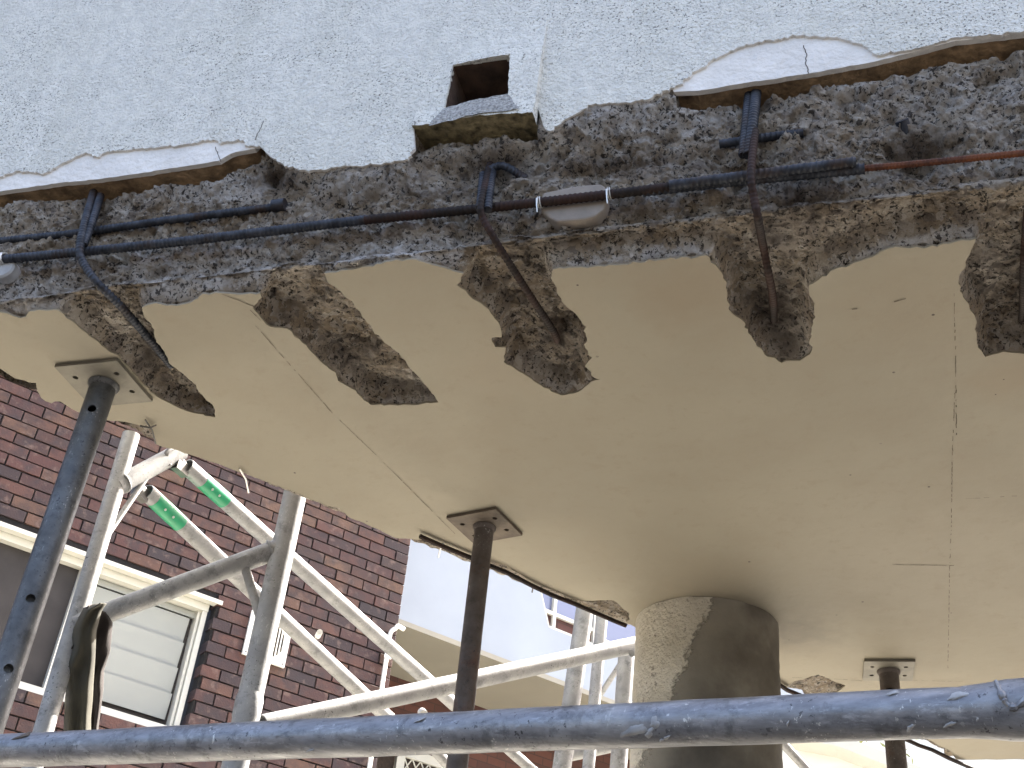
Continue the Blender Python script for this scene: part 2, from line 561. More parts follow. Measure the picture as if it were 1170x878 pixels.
MT = dict(
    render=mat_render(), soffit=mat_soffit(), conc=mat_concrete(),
    base=simple('white_undercoat', (.69, .67, .635), .85, 0, .10, 14, .7, 55, .008),
    filler=simple('brown_joint_filler', (.29, .195, .11), .9, 0, .55, 30, .7, 90, .01),
    moss=simple('mossy_mortar', (.26, .215, .12), .95, 0, .75, 45, .8, 110, .01),
    grit=simple('grey_stucco', (.40, .40, .39), .95, 0, .5, 170, 1.0, 190, .012),
    dark=simple('dark_void', (.035, .024, .018), .95, 0, .5, 30),
    ventdark=simple('vent_liner', (.075, .045, .03), .9, 0, .5, 22, .5, 60, .01),
    bar=mat_bar('weathered_bar', (.016, .019, .026), (.048, .054, .068), (.035, .024, .02), .25),
    barrust=mat_bar('rusty_bar', (.011, .008, .007), (.022, .015, .0125), (.032, .016, .012), .4, .15, .7),
    barred=mat_bar('red_rust_bar', (.030, .014, .011), (.065, .026, .018), (.13, .045, .020), .35, .1, .7),
    anode=simple('anode_mortar', (.235, .205, .175), .85, 0, .14, 22, .3, 90, .003),
    puck=simple('anode_grey', (.36, .36, .36), .8, 0, .2, 25, .3, 90, .003),
    wire=simple('tie_wire', (.62, .62, .6), .4, .7, .1),
    galv=mat_galv('dull_galvanised_tube', (.055, .057, .060), (.135, .138, .140), (.34, .34, .33)),
    rail=mat_galv('blue_grey_rail', (.15, .153, .165), (.29, .295, .31), (.60, .60, .58), None, .5, .42, (.6, 6, 6)),
    railpaint=simple('dried_mortar_splash', (.30, .305, .31), .8, 0, .25, 60, .4, 120, .003),
    rustprop=mat_galv('rusty_prop_tube', (.062, .046, .038), (.125, .106, .094), (.34, .33, .31), (.085, .044, .031), .2, .65),
    plate=simple('galvanised_plate', (.15, .138, .11), .6, .25, .25, 18, .3, 70, .003),
    rustplate=simple('rusty_plate', (.10, .078, .058), .7, .2, .35, 25, .4, 70, .004),
    alu=mat_galv('aluminium_tube', (.21, .215, .22), (.34, .34, .335), (.5, .5, .5), None, .12, .6, (1, 1, 1)),
    green=simple('green_band', (.006, .27, .12), .45, 0, .1, 30),
    steel=simple('dark_steel', (.10, .095, .09), .5, .5, .3),
    white=simple('white_gloss_frame', (.56, .55, .49), .4, 0, .04, 6),
    blind=simple('white_blind', (.27, .28, .26), .5, 0, .05, 3),
    glassdark=simple('dark_screen', (.030, .026, .025), .85, 0, .3, 5),
    mortar=simple('dark_mortar', (.010, .008, .008), .95, 0, .35, 60, .4, 150, .004),
    brick=mat_brick('clinker_brick', 'OBJ'), brick2=mat_brick('clinker_brick_far', 'ISL'),
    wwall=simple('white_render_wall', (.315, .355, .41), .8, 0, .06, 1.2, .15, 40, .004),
    wsoff=simple('cream_lining', (.29, .275, .225), .7, 0, .05, 2),
    cloth1=simple('olive_rag', (.046, .043, .031), .95, 0, .3, 6, .4, 300, .002),
    cloth2=simple('brown_rag', (.022, .0165, .0145), .95, 0, .3, 6, .4, 300, .002),
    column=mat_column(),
    ground=simple('low_bounce_ground', (.030, .028, .025), .9, 0, .15, 1.5, .3, 30, .01),
    bounce_ground=simple('pale_bounce_ground', (.40, .385, .335), .9, 0, .15, 1.5, .3, 30, .01),
    pencil=simple('pencil_mark', (.10, .084, .06), .9, 0, .3, 60),
    plastic=simple('white_plastic', (.80, .79, .74), .45, 0, .03, 5),
)
def mat_glass():
    m, n, b = new_mat('window_glass')
    b.inputs['Base Color'].default_value = (.15, .17, .27, 1)
    b.inputs['Roughness'].default_value = .12
    b.inputs['Specular IOR Level'].default_value = .8
    return m
MT['glass'] = mat_glass()
def mat_backbrick():
    m, n, b = new_mat('red_brick_in_shade')
    k = NB(n)
    v = k.sep()
    t = n.nodes.new('ShaderNodeTexBrick')
    t.inputs['Scale'].default_value = 1.0
    t.inputs['Brick Width'].default_value = .24
    t.inputs['Row Height'].default_value = .086
    t.inputs['Mortar Size'].default_value = .006
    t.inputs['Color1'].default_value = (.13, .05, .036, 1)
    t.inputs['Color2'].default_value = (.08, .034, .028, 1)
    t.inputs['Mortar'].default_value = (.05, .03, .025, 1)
    cmb = n.nodes.new('ShaderNodeCombineXYZ')
    h = k.math('ADD', k.math('MULTIPLY', v[0], .6), k.math('MULTIPLY', v[1], .8))
    n.links.new(h, cmb.inputs[0]); n.links.new(v[2], cmb.inputs[1])
    n.links.new(cmb.outputs[0], t.inputs[0])
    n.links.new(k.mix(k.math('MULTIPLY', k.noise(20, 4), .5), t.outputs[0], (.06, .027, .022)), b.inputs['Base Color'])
    b.inputs['Roughness'].default_value = .85
    return m
MT['backbrick'] = mat_backbrick()

# ------------------------------------------------------------------ ground
g = MB().add([(-150, -150, 0), (150, -150, 0), (150, 150, 0), (-150, 150, 0)], [(0, 1, 2, 3)]).build('ground', MT['ground'])  # unseen ground, kept dark to cut bounce on the soffit front
g['kind'] = 'structure'
g['label'] = 'unseen ground in front of the balcony, kept dark to limit bounce'
pvp = [(-9, 2.4), (-2.38, 2.4), (3.65, 9.75), (3.65, 14), (-9, 14)]  # pale area added out of view, shaped to bounce sun up to the soffit
g = mesh_obj('bounce_ground', [(x, y, .004) for x, y in pvp], [tuple(range(len(pvp)))], MT['bounce_ground'])
g['kind'] = 'structure'
g['label'] = 'unseen pale ground added to bounce sun onto the slab underside'

# ================================================================== the balcony
S = 3.10          # underside of the slab
YF = 1.655        # front face of the render
balcony = thing('balcony', 'cream concrete balcony slab with broken front edge and exposed reinforcing bars', 'balcony', (0, 1.7, 0))
sof_front_px = [(-215, 374), (-120, 362), (-60, 357), (-25, 360), (0, 357), (14, 361), (24, 364), (34, 356), (50, 355), (65, 354), (68, 356), (82, 367), (99, 381), (116, 395), (137, 409), (154, 429), (178, 453),
    (205, 467), (226, 473), (246, 477), (244, 463), (236, 458), (219, 436), (205, 424), (193, 415), (188, 402), (178, 391), (174, 374), (164, 361), (162, 352),
    (174, 347), (202, 350), (219, 345), (232, 336), (253, 335), (275, 337), (297, 335), (299, 340), (289, 352), (301, 367), (308, 374), (328, 376), (342, 388), (362, 409),
    (373, 419), (383, 426), (386, 436), (402, 444), (423, 463), (467, 463), (501, 460), (498, 455), (474, 426), (453, 402), (436, 388), (419, 368), (402, 344),
    (385, 330), (373, 318), (371, 313), (400, 309), (419, 305), (447, 299), (474, 297), (494, 303), (515, 309), (530, 313), (522, 326), (535, 337), (553, 350),
    (571, 371), (573, 386), (562, 386), (566, 397), (578, 397), (576, 414), (597, 427), (621, 443), (641, 452), (662, 448), (676, 436), (686, 434), (676, 429), (669, 419), (676, 409),
    (669, 398), (669, 374), (658, 359), (646, 349), (638, 337), (631, 320), (632, 308), (658, 306), (710, 303), (754, 297), (785, 294), (790, 296), (806, 292),
    (821, 308), (830, 323), (831, 340), (835, 357), (849, 367), (855, 381), (873, 405), (893, 415), (914, 412), (926, 405), (927, 381), (931, 347), (924, 333),
    (924, 326), (961, 306), (982, 299), (1002, 291), (1023, 282), (1040, 284), (1071, 282), (1098, 275), (1115, 273), (1112, 282), (1103, 299), (1095, 320),
    (1100, 340), (1114, 361), (1117, 395), (1126, 408), (1146, 402), (1172, 405), (1196, 404), (1212, 380), (1208, 330), (1215, 290), (1222, 262), (1300, 252), (1400, 240)]
sof_left_px = [(-165, 378), (-110, 392), (-60, 405), (-25, 416), (0, 421), (18, 433), (41, 438), (42, 446), (47, 455), (59, 461), (69, 459), (77, 464), (96, 476), (112, 480), (126, 481), (150, 484), (174, 488),
    (179, 508), (215, 519), (256, 533), (300, 549), (336, 562), (372, 578), (388, 581), (400, 592), (430, 604), (452, 615), (470, 616), (500, 618), (505, 622), (541, 636), (560, 641), (575, 645), (600, 660), (609, 668),
    (640, 676), (646, 682), (666, 687), (700, 686), (706, 690), (719, 701), (716, 712), (728, 718), (800, 746), (860, 771), (898, 786), (908, 779), (935, 771), (966, 784), (950, 794), (975, 805), (1010, 822), (1060, 845), (1085, 858)]
sof_front = [onz(x, y, S)[:2] for x, y in sof_front_px]
sof_left = [onz(x, y, S)[:2] for x, y in sof_left_px]
XR = 3.0
end_y = 4.49
front = refine(sof_front, .010, .0035, 1)
left = refine(sof_left[::-1], .012, .0035, 2)
endp = refine([(XR, end_y), (1.2, end_y), (.46, end_y), (.235, end_y)], .03, .006, 3)
outline = front + [(XR, 1.76)] + endp + left
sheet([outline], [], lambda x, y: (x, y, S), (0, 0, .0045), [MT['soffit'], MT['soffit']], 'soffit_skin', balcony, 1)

# render on the front (front plane Y = YF)
rc_left_px = [(-260, 235), (-150, 222), (-60, 208), (0, 202), (20, 195), (51, 198), (72, 186), (99, 174), (113, 179), (123, 173), (171, 169), (219, 164), (244, 159), (251, 164), (273, 159), (284, 167), (297, 167),
    (308, 178), (328, 190), (352, 196), (385, 191), (412, 190), (443, 186), (466, 182), (474, 170)]
rc_right_px = [(622, 146), (628, 150), (645, 137), (676, 120), (737, 115), (747, 109), (770, 100), (790, 85), (821, 65), (852, 51), (910, 41), (934, 41), (961, 44), (985, 51), (1002, 63), (1050, 55), (1091, 43), (1160, 37), (1200, 30), (1300, 15), (1420, -5)]
fz = lambda px, Y=YF: [onY(x, y, Y)[[0, 2]] for x, y in px]
rcl, rcr = fz(rc_left_px), fz(rc_right_px)
rcr = rcr+[np.array([1.5, rcr[-1][1]+.004]), np.array([2.2, rcr[-1][1]-.006]), np.array([3.1, rcr[-1][1]])]
ZT = 7.5  # wall carried up out of view to shade the ground in front
blk = dict(x0=onY(472, 147, YF)[0], x1=onY(617, 100, YF)[0], z0=onY(540, 138, YF)[2], z1=onY(618, 27, YF)[2]+.02)
low = refine(rcl, .006, .0034, 4) + [(blk['x0'], blk['z0']+.01), (blk['x0'], blk['z1']), (blk['x1'], blk['z1']), (blk['x1'], blk['z0']+.01)] + refine(rcr, .006, .0034, 5)
XL, XRR = -2.42, 3.0
poly = [(XL, ZT), (XL, low[0][1])] + [p for p in low if XL < p[0] < XRR] + [(XRR, low[-1][1]), (XRR, ZT)]
sheet([poly], [], lambda x, z: (x, YF, z), (0, .007, 0), [MT['render'], MT['base']], 'render_coat', balcony, 1)
# smoother white undercoat showing below the textured coat, brown filler under it
bl_px = [(-260, 256), (-150, 238), (-60, 227), (0, 219), (75, 208), (113, 205), (161, 198), (212, 190), (250, 184), (263, 176), (291, 170), (300, 160)]
br_px = [(765, 98), (770, 105), (797, 104), (838, 97), (920, 85), (1002, 70), (1050, 58), (1091, 47), (1170, 38), (1300, 18), (1420, -2)]
for px, nm, sd_ in ((bl_px, 'l', 21), (br_px, 'r', 22)):
    Y0 = YF+.006
    lo = fz(px, Y0)
    if nm == 'r':
        lo = lo+[np.array([1.6, lo[-1][1]]), np.array([2.99, lo[-1][1]])]
    lo = refine(lo, .012, .0012, sd_)
    lo = [p for p in lo if XL < p[0] < XRR]
    pl = lo + [(lo[-1][0], lo[-1][1]+.10), (lo[0][0], lo[0][1]+.12)]
    sheet([pl], [], lambda x, z: (x, Y0, z), (0, .012, 0), [MT['base'], MT['base']], 'undercoat', balcony, 1)
    rgj = random.Random(sd_)
    lo2 = refine([(p[0], p[1]+.004) for p in lo[::4]]+[(lo[-1][0], lo[-1][1]+.004)], .02, .003, sd_+5)
    pl2 = lo2 + [(lo2[-1][0], lo2[-1][1]+.08), (lo2[0][0], lo2[0][1]+.1)]
    sheet([pl2], [], lambda x, z: (x, Y0+.0125, z), (0, .06, 0), [MT['filler'], MT['filler']], 'joint_filler', balcony, 1)
# hairline cracks in the undercoat
for px in ([(918, 52), (922, 62), (920, 72), (924, 84)], [(246, 168), (250, 178), (252, 185)], [(301, 138), (296, 150), (292, 160)]):
    Yc = YF+.0052 if px[0][0] != 301 else YF-.0008
    pt = refine([onY(x, y, Yc)[[0, 2]] for x, y in px], .006, .002, px[0][0])
    v, f = [], []
    for i, p in enumerate(pt):
        w_ = .0008
        v += [(p[0]-w_, Yc, p[1]), (p[0]+w_, Yc, p[1])]
        if i:
            f.append((2*i-2, 2*i-1, 2*i+1, 2*i))
    mesh_obj('crack', v, f, MT['dark'], balcony)

# drain block around the vent, proud of the wall on its right
hole_px = [(515, 68), (582, 59), (580, 109), (505, 120)]
hole = [onY(x, y, YF-.02)[[0, 2]] for x, y in hole_px]
sill_px = [(505, 120), (580, 109), (596, 129), (488, 142)]
def smooth(x):
    x = min(1, max(0, x))
    return x*x*(3-2*x)
zbl, zbr = onY(472, 147, YF)[2], onY(607, 129, YF-.028)[2]
def z0f(X):
    return zbl+(zbr-zbl)*(X-blk['x0'])/(blk['x1']-blk['x0'])
def prot(X, z):
    return .001 + .019*smooth((X-blk['x0']-.01)/.16)*smooth((blk['z1']-z)/.16)*(.55+.45*smooth((blk['z1']-z)/.3)) + .008*smooth((z0f(X)+.06-z)/.06)
nx, nz = 60, 60
outer = [(blk['x0']+(blk['x1']-blk['x0'])*i/24, z0f(blk['x0']+(blk['x1']-blk['x0'])*i/24)+(random.uniform(-.002, .002) if 0 < i < 24 else 0)) for i in range(25)] + [(blk['x1'], zbr+(blk['z1']-zbr)*i/24) for i in range(1, 25)] + \
        [(blk['x1']-(blk['x1']-blk['x0'])*i/24, blk['z1']) for i in range(1, 25)] + [(blk['x0'], blk['z1']-(blk['z1']-zbl)*i/24) for i in range(1, 24)]
hloop = refine(hole, .008, .0012, 31, closed=True)
gv = [Vector(map(float, p)) for p in outer]
no = len(gv)
ge = [(i, (i+1) % no) for i in range(no)]
gv += [Vector((float(p[0]), float(p[1]))) for p in hloop]
nh = len(hloop)
ge += [(no+i, no+(i+1) % nh) for i in range(nh)]
for i in range(1, 30):
    for j in range(1, 26):
        x = blk['x0']+(blk['x1']-blk['x0'])*i/30; z = z0f(x)+(blk['z1']-z0f(x))*j/26
        if not inpoly(x, z, hloop):
            gv.append(Vector((x, z)))
ov, oe, of, _, _, _ = delaunay_2d_cdt(gv, ge, [], 4, 1e-6)
of = [f for f in of if not inpoly(sum(ov[i].x for i in f)/3, sum(ov[i].y for i in f)/3, hloop)]
hc = np.mean(hole, axis=0)
bm = MB()
V3 = [(p.x, YF-prot(p.x, p.y), p.y) for p in ov]
F3 = []
for f in of:
    a, b, c = (np.array(V3[i]) for i in f[:3])
    F3.append(tuple(f) if np.cross(b-a, c-a)[1] < 0 else tuple(f)[::-1])
bm.add(V3, F3)
ed = {}
for f in F3:
    for i in range(3):
        ed[(f[i], f[(i+1) % 3])] = 1
for (a, b) in list(ed):
    if (b, a) in ed:
        continue
    A, B = np.array(V3[a]), np.array(V3[b])
    mid = (A+B)/2
    bottom = abs(mid[2]-z0f(mid[0])) < .004
    hol = np.linalg.norm(mid[[0, 2]]-hc) < .075
    Yb = YF+.075 if bottom else (YF+.001 if hol else YF+.006)
    bm.add([A, B, (B[0], Yb, B[2]+(.012 if bottom else 0)), (A[0], Yb, A[2]+(.012 if bottom else 0))], [(1, 0, 3, 2)], 1 if bottom else 0)
vb = bm.build('drain_block', [MT['render'], MT['moss']], balcony)
# liner of the hole, dark brown all through
m_ = MB()
hv = [(p[0], YF+.000, p[1]) for p in hole]+[(hc[0]+(p[0]-hc[0])*.97, YF+.16, hc[1]+(p[1]-hc[1])*.97) for p in hole]
m_.add(hv, [(0, 1, 5, 4), (1, 2, 6, 5), (2, 3, 7, 6), (3, 0, 4, 7), (4, 5, 6, 7)])
m_.build('drain_liner', MT['ventdark'], vb)
sl = [onY(x, y, YF-.02)[[0, 2]] for x, y in sill_px]
m_ = MB()
sv = []
N1 = 14
for j in range(5):
    for i in range(N1+1):
        t = i/N1
        a = np.array(sl[0])*(1-t)+np.array(sl[1])*t
        b = np.array(sl[3])*(1-t)+np.array(sl[2])*t
        q = a*(1-j/4)+b*j/4
        q = q + np.array([random.uniform(-1, 1)*.002, random.uniform(-1, 1)*.002])
        sv.append((q[0], YF-prot(q[0], q[1])-.0025-.001*random.random(), q[1]))
m_.add(sv, [(j*(N1+1)+i, (j+1)*(N1+1)+i, (j+1)*(N1+1)+i+1, j*(N1+1)+i+1) for j in range(4) for i in range(N1)])
m_.build('drain_sill', MT['grit'], vb)

# broken concrete: one unrolled heightfield, front face (t<TA) and underside (t>TA), chipped inwards
TZ = 3.53                     # t = 0 at this height on the face
TA = TZ-S                     # arris
step = .0034
xs = np.arange(-2.42, 2.99, step)
ts = np.arange(0.0, TA+.52, step)
GX, GT = np.meshgrid(xs, ts, indexing='ij')
bpts = np.array([(p[0], TA+(p[1]-YF)) for p in front+[np.array([3.0, 1.76])]])
def segdist(P, A, B):
    d = B-A
    L2 = (d**2).sum(1)
    best = np.full(len(P), 9.)
    for a, dd, l2 in zip(A, d, L2):
        t = np.clip(((P-a) @ dd)/max(l2, 1e-12), 0, 1)
        q = P-a-np.outer(t, dd)
        best = np.minimum(best, (q*q).sum(1))
    return np.sqrt(best)
flat = np.stack([GX.ravel(), GT.ravel()], 1)
coarse = bpts[::2]
# inside test against the soffit boundary (spalled zone lies on the face side of the polyline)
P = np.vstack([[(-2.6, -1.), ], [(-2.6, bpts[0][1])], bpts, [(3.2, bpts[-1][1])], [(3.2, -1.)]])
ins = np.zeros(len(flat), bool)
j = len(P)-1
for i in range(len(P)):
    c = ((P[i, 1] > flat[:, 1]) != (P[j, 1] > flat[:, 1]))
    den = P[j, 1]-P[i, 1]
    if abs(den) > 1e-12:
        ins ^= c & (flat[:, 0] < (P[j, 0]-P[i, 0])*(flat[:, 1]-P[i, 1])/den+P[i, 0])
    j = i
sdist = segdist(flat, coarse[:-1], coarse[1:])*np.where(ins, 1, -1)
sdist = sdist.reshape(GX.shape)
topl = np.array([(p[0], TZ-p[1]) for p in fz(rc_left_px)+fz(rc_right_px)])
inblk = ((xs > blk['x0']) & (xs < blk['x1']))[:, None]
ttop = np.where(inblk, TZ-z0f(xs)[:, None], np.interp(xs, topl[:, 0], topl[:, 1])[:, None])       # t of the lower edge of the textured coat
bx = np.array([(p[0], TZ-p[1]) for p in fz(bl_px)+[(fz(bl_px)[-1]+np.array([.03, .05]))]+[(fz(br_px)[0]+np.array([-.03, .05]))]+fz(br_px)])
thick = np.interp(xs, [-3, onY(290, 170, YF)[0], onY(330, 190, YF)[0], onY(745, 110, YF)[0], onY(800, 100, YF)[0], 3], [1, 1, 0, 0, 1, 1])[:, None]
under = np.interp(xs, bx[:, 0], bx[:, 1])[:, None]
thick = np.where(inblk, 1.0, thick); under = np.where(inblk, ttop, under)
dtop = np.where(thick > .5, GT-under, GT-ttop)
def sstep(x):
    x = np.clip(x, 0, 1)
    return x*x*(3-2*x)
D = .030 + .016*np.clip((GT-.10)/.20, 0, 1) + .030*(.75+.55*fbm(GX, GX*0, .16, 3, 14))*np.exp(-((GT-TA+.035*fbm(GX, GT, .11, 3, 15))/.07)**2)
gw = sstep((GT-TA+.005+.02*fbm(GX, GT, .05, 3, 8))/.075)
D = D*(1-gw)+(.050+.013*fbm(GX, GT, .07, 3, 5))*gw
D = np.minimum(D, .005+(.80+1.3*gw)*np.clip(sdist, 0, 9))
topdepth = np.where(thick > .5, .2, .007+.55*np.clip(dtop, 0, 9))
D = np.minimum(D, topdepth)
D = np.where(thick > .5, np.maximum(D, .072*np.exp(-(np.clip(dtop+.004, 0, 9)/.028)**2)), D)
amp = np.clip(sdist/(.022-.010*gw), .06, 1)*np.clip(dtop/.02+.35*thick, .12, 1)
rough = .012*fbm(GX, GT, .17, 3, 1) + .005*fbm(GX, GT, .055, 4, 2) + .004*(np.abs(fbm(GX, GT, .024, 3, 3))*2-.6)
rough += .012*facets(GX, GT*1.25, .062, 1) + .0068*facets(GX, GT*1.15, .027, 2) + .0034*facets(GX, GT, .0125, 3)
rough -= .0045*stones(GX, GT, .030, 0) + .0035*stones(GX, GT, .016, 3)
rough += .012*np.clip(fbm(GX, GT, .045, 3, 9)-.22, 0, 1)*3       # picked-out pockets
rough = rough*(1-.42*gw)
D = D + rough*amp
def pocket(px, r, d, plane='Y'):
    global D
    if plane == 'Y':
        p = onY(*px, YF+.04); c = (p[0], TZ-p[2])
    else:
        p = onz(*px, S+.02); c = (p[0], TA+(p[1]-YF))
    q = np.sqrt(((GX-c[0])/r[0])**2+((GT-c[1])/r[1])**2)
    D = D + d*np.exp(-q**2)
pocket((560, 196), (.10, .035), .040)
pocket((318, 205), (.022, .016), .06)
pocket((920, 225), (.05, .03), .03)
pocket((880, 240), (.05, .03), .022)
pocket((108, 235), (.035, .045), .030)
pocket((862, 118), (.028, .03), .03)
pocket((1046, 172), (.045, .035), .055)
pocket((700, 190), (.10, .012), .018)
pocket((860, 350), (.03, .04), .010, 'z')
pocket((645, 375), (.03, .04), .012, 'z')
pocket((410, 400), (.03, .02), .018, 'z')
pocket((160, 390), (.02, .05), .012, 'z')
pocket((560, 176), (.09, .02), -.022)
pocket((420, 215), (.08, .03), -.014)
pocket((690, 150), (.09, .03), -.012)
D = np.maximum(D, np.where(sdist > 0, .0045, .0045))
D = np.clip(D, .004, .13)
# positions
ang = np.clip((GT-TA)/.09+.5, 0, 1)*math.pi/2
PX = GX
PY = np.where(GT < TA, YF, YF+(GT-TA)) + D*np.cos(ang)
PZ = np.where(GT < TA, TZ-GT, S) + D*np.sin(ang)
keep = (sdist > -.016) & (GT > np.minimum(ttop, under)-.05)
idx = -np.ones(GX.shape, int)
fk = keep[:-1, :-1] & keep[1:, :-1] & keep[1:, 1:] & keep[:-1, 1:]
vm = np.zeros(GX.shape, bool)
for a, b in ((slice(None, -1), slice(None, -1)), (slice(1, None), slice(None, -1)), (slice(1, None), slice(1, None)), (slice(None, -1), slice(1, None))):
    vm[a, b] |= fk
idx[vm] = np.arange(vm.sum())
co = np.stack([PX[vm], PY[vm], PZ[vm]], 1)
I, J = np.nonzero(fk)
fc = np.stack([idx[I, J], idx[I, J+1], idx[I+1, J+1], idx[I+1, J]], 1)
me = bpy.data.meshes.new('broken_concrete')
me.vertices.add(len(co)); me.vertices.foreach_set('co', co.ravel())
me.loops.add(fc.size); me.loops.foreach_set('vertex_index', fc.ravel())
me.polygons.add(len(fc)); me.polygons.foreach_set('loop_start', np.arange(len(fc))*4)
me.polygons.foreach_set('loop_total', np.full(len(fc), 4))
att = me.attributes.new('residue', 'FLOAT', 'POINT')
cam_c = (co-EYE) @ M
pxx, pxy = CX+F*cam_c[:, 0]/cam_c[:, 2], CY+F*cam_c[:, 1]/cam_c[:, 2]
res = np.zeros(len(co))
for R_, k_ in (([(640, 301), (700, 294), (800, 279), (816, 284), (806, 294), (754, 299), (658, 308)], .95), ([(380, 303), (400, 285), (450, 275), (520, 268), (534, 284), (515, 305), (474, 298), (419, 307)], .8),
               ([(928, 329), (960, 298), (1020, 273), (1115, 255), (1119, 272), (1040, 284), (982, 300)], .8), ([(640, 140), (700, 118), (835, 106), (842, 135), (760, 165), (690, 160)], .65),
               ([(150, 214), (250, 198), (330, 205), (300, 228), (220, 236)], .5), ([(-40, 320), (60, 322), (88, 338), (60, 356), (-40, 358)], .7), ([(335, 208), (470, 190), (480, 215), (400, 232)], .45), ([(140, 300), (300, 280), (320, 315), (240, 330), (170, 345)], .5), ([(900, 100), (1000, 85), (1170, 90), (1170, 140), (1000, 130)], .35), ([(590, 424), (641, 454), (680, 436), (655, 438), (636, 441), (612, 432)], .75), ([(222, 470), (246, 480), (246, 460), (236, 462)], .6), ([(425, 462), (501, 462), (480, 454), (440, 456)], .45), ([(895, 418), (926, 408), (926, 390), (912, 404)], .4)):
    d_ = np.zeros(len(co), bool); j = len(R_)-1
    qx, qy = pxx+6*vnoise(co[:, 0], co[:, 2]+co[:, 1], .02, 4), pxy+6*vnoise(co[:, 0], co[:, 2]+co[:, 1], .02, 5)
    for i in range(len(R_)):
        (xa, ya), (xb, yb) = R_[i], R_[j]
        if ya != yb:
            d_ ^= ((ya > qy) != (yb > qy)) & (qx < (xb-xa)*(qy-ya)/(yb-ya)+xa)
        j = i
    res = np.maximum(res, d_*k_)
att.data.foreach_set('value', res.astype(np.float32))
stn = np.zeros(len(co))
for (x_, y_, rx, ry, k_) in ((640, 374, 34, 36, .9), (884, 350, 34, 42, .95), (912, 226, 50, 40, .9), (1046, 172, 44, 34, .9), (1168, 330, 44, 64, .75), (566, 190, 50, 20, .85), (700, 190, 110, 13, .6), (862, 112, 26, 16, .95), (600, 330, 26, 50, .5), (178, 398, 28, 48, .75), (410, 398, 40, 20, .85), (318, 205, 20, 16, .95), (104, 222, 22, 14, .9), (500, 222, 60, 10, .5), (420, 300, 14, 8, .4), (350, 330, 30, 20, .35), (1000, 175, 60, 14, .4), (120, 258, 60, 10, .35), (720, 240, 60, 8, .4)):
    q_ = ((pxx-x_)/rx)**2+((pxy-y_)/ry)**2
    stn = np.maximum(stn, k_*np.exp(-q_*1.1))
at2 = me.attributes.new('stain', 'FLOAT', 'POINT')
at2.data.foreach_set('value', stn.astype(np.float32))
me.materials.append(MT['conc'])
me.update(calc_edges=True)
me.validate()
bc = bpy.data.objects.new('broken_concrete', me)
link(bc, balcony)
bc.location = (0, -1.7, 0)

# core of the slab and the parapet behind the render (hidden mass, carried up unseen for shade), broken strip along the far-left edge
ed_a, ed_b = onz(-165, 378, S), np.array([.235, end_y, S])
ev = (ed_b-ed_a)/np.linalg.norm(ed_b-ed_a)
en = np.array([ev[1], -ev[0], 0])              # points inwards (towards +X)
core = [ed_a+en*.10+ev*.12, ed_b+en*.12-ev*.02, np.array([XR, end_y-.03, S]), np.array([XR, 1.83, S]), np.array([ed_a[0]+.35, 1.83, S])]
core = [np.array([q[0], q[1], S+.065]) for q in core]
v = core+[q+np.array([0, 0, .30]) for q in core]
nn = len(core)
mesh_obj('slab_core', v, [tuple(range(nn)), tuple(range(nn, 2*nn))[::-1]]+[(i, i+nn, (i+1) % nn+nn, (i+1) % nn) for i in range(nn)], MT['conc'], balcony)
m_ = MB().box((XL, YF+.165, S+.37), (XRR-XL, 0, 0), (0, .11, 0), (0, 0, ZT-S-.39))
m_.build('parapet_core', MT['render'], balcony)
L_ = np.linalg.norm(ed_b-ed_a)
m_ = MB().box(ed_a-en*.004+np.array([0, 0, .36])+ev*.15, ev*(L_-.15), en*.13, (0, 0, 1.28))
m_.build('side_parapet', MT['render'], balcony)
nE = 420
ev_rows = []
vs, fs = [], []
prof = [(.16, .020), (.12, .014), (.085, .011), (.06, .010), (.04, .010), (.022, .010), (.008, .013), (.0, .022), (-.003, .05), (-.004, .10), (-.004, .20), (-.003, .36)]
S_N = [np.dot(onz(x, y, S)-ed_a, ev) for x, y in ((22, 440), (75, 468), (140, 484))]
for i in range(nE+1):
    s = L_*i/nE
    for k, (d, h) in enumerate(prof):
        nz_ = float(fbm(np.array([s]), np.array([d*3+h*3]), .07, 4, 3)[0])
        nz2 = float(fbm(np.array([s]), np.array([d*5+h*5]), .02, 2, 7)[0])
        q = ed_a+ev*s+en*(d+.008-.010*(nz_+.3)*(1 if k > 4 else .3))+np.array([0, 0, h+abs(nz_)*.016+nz2*.004])
        q[2] += (.075*math.exp(-((s-S_N[0])/.05)**2)+.06*math.exp(-((s-S_N[1])/.035)**2)+.05*math.exp(-((s-S_N[2])/.03)**2))*(1 if d > .0 else 0)*(.4+.6*float(vnoise(np.array([s]), np.array([d]), .02, 3)[0]+.6))
        q[2] = max(q[2], S+.0095) if d > -.002 else q[2]
        vs.append(q)
npf = len(prof)
for i in range(nE):
    for k in range(npf-1):
        fs.append((i*npf+k, (i+1)*npf+k, (i+1)*npf+k+1, i*npf+k+1))
mesh_obj('edge_concrete', vs, fs, MT['conc'], balcony)
# end edge strip
m_ = MB()
vs, fs = [], []
for i in range(121):
    X = .2+2.8*i/120
    for k, (d, h) in enumerate(prof):
        nz_ = float(fbm(np.array([X]), np.array([d*3+h*3]), .07, 4, 13)[0])
        vs.append((X, end_y-d+.03, max(S+.0095, S+h+abs(nz_)*.014)))
for i in range(120):
    for k in range(npf-1):
        fs.append((i*npf+k, i*npf+k+1, (i+1)*npf+k+1, (i+1)*npf+k))
mesh_obj('edge_concrete', vs, fs, MT['conc'], balcony)
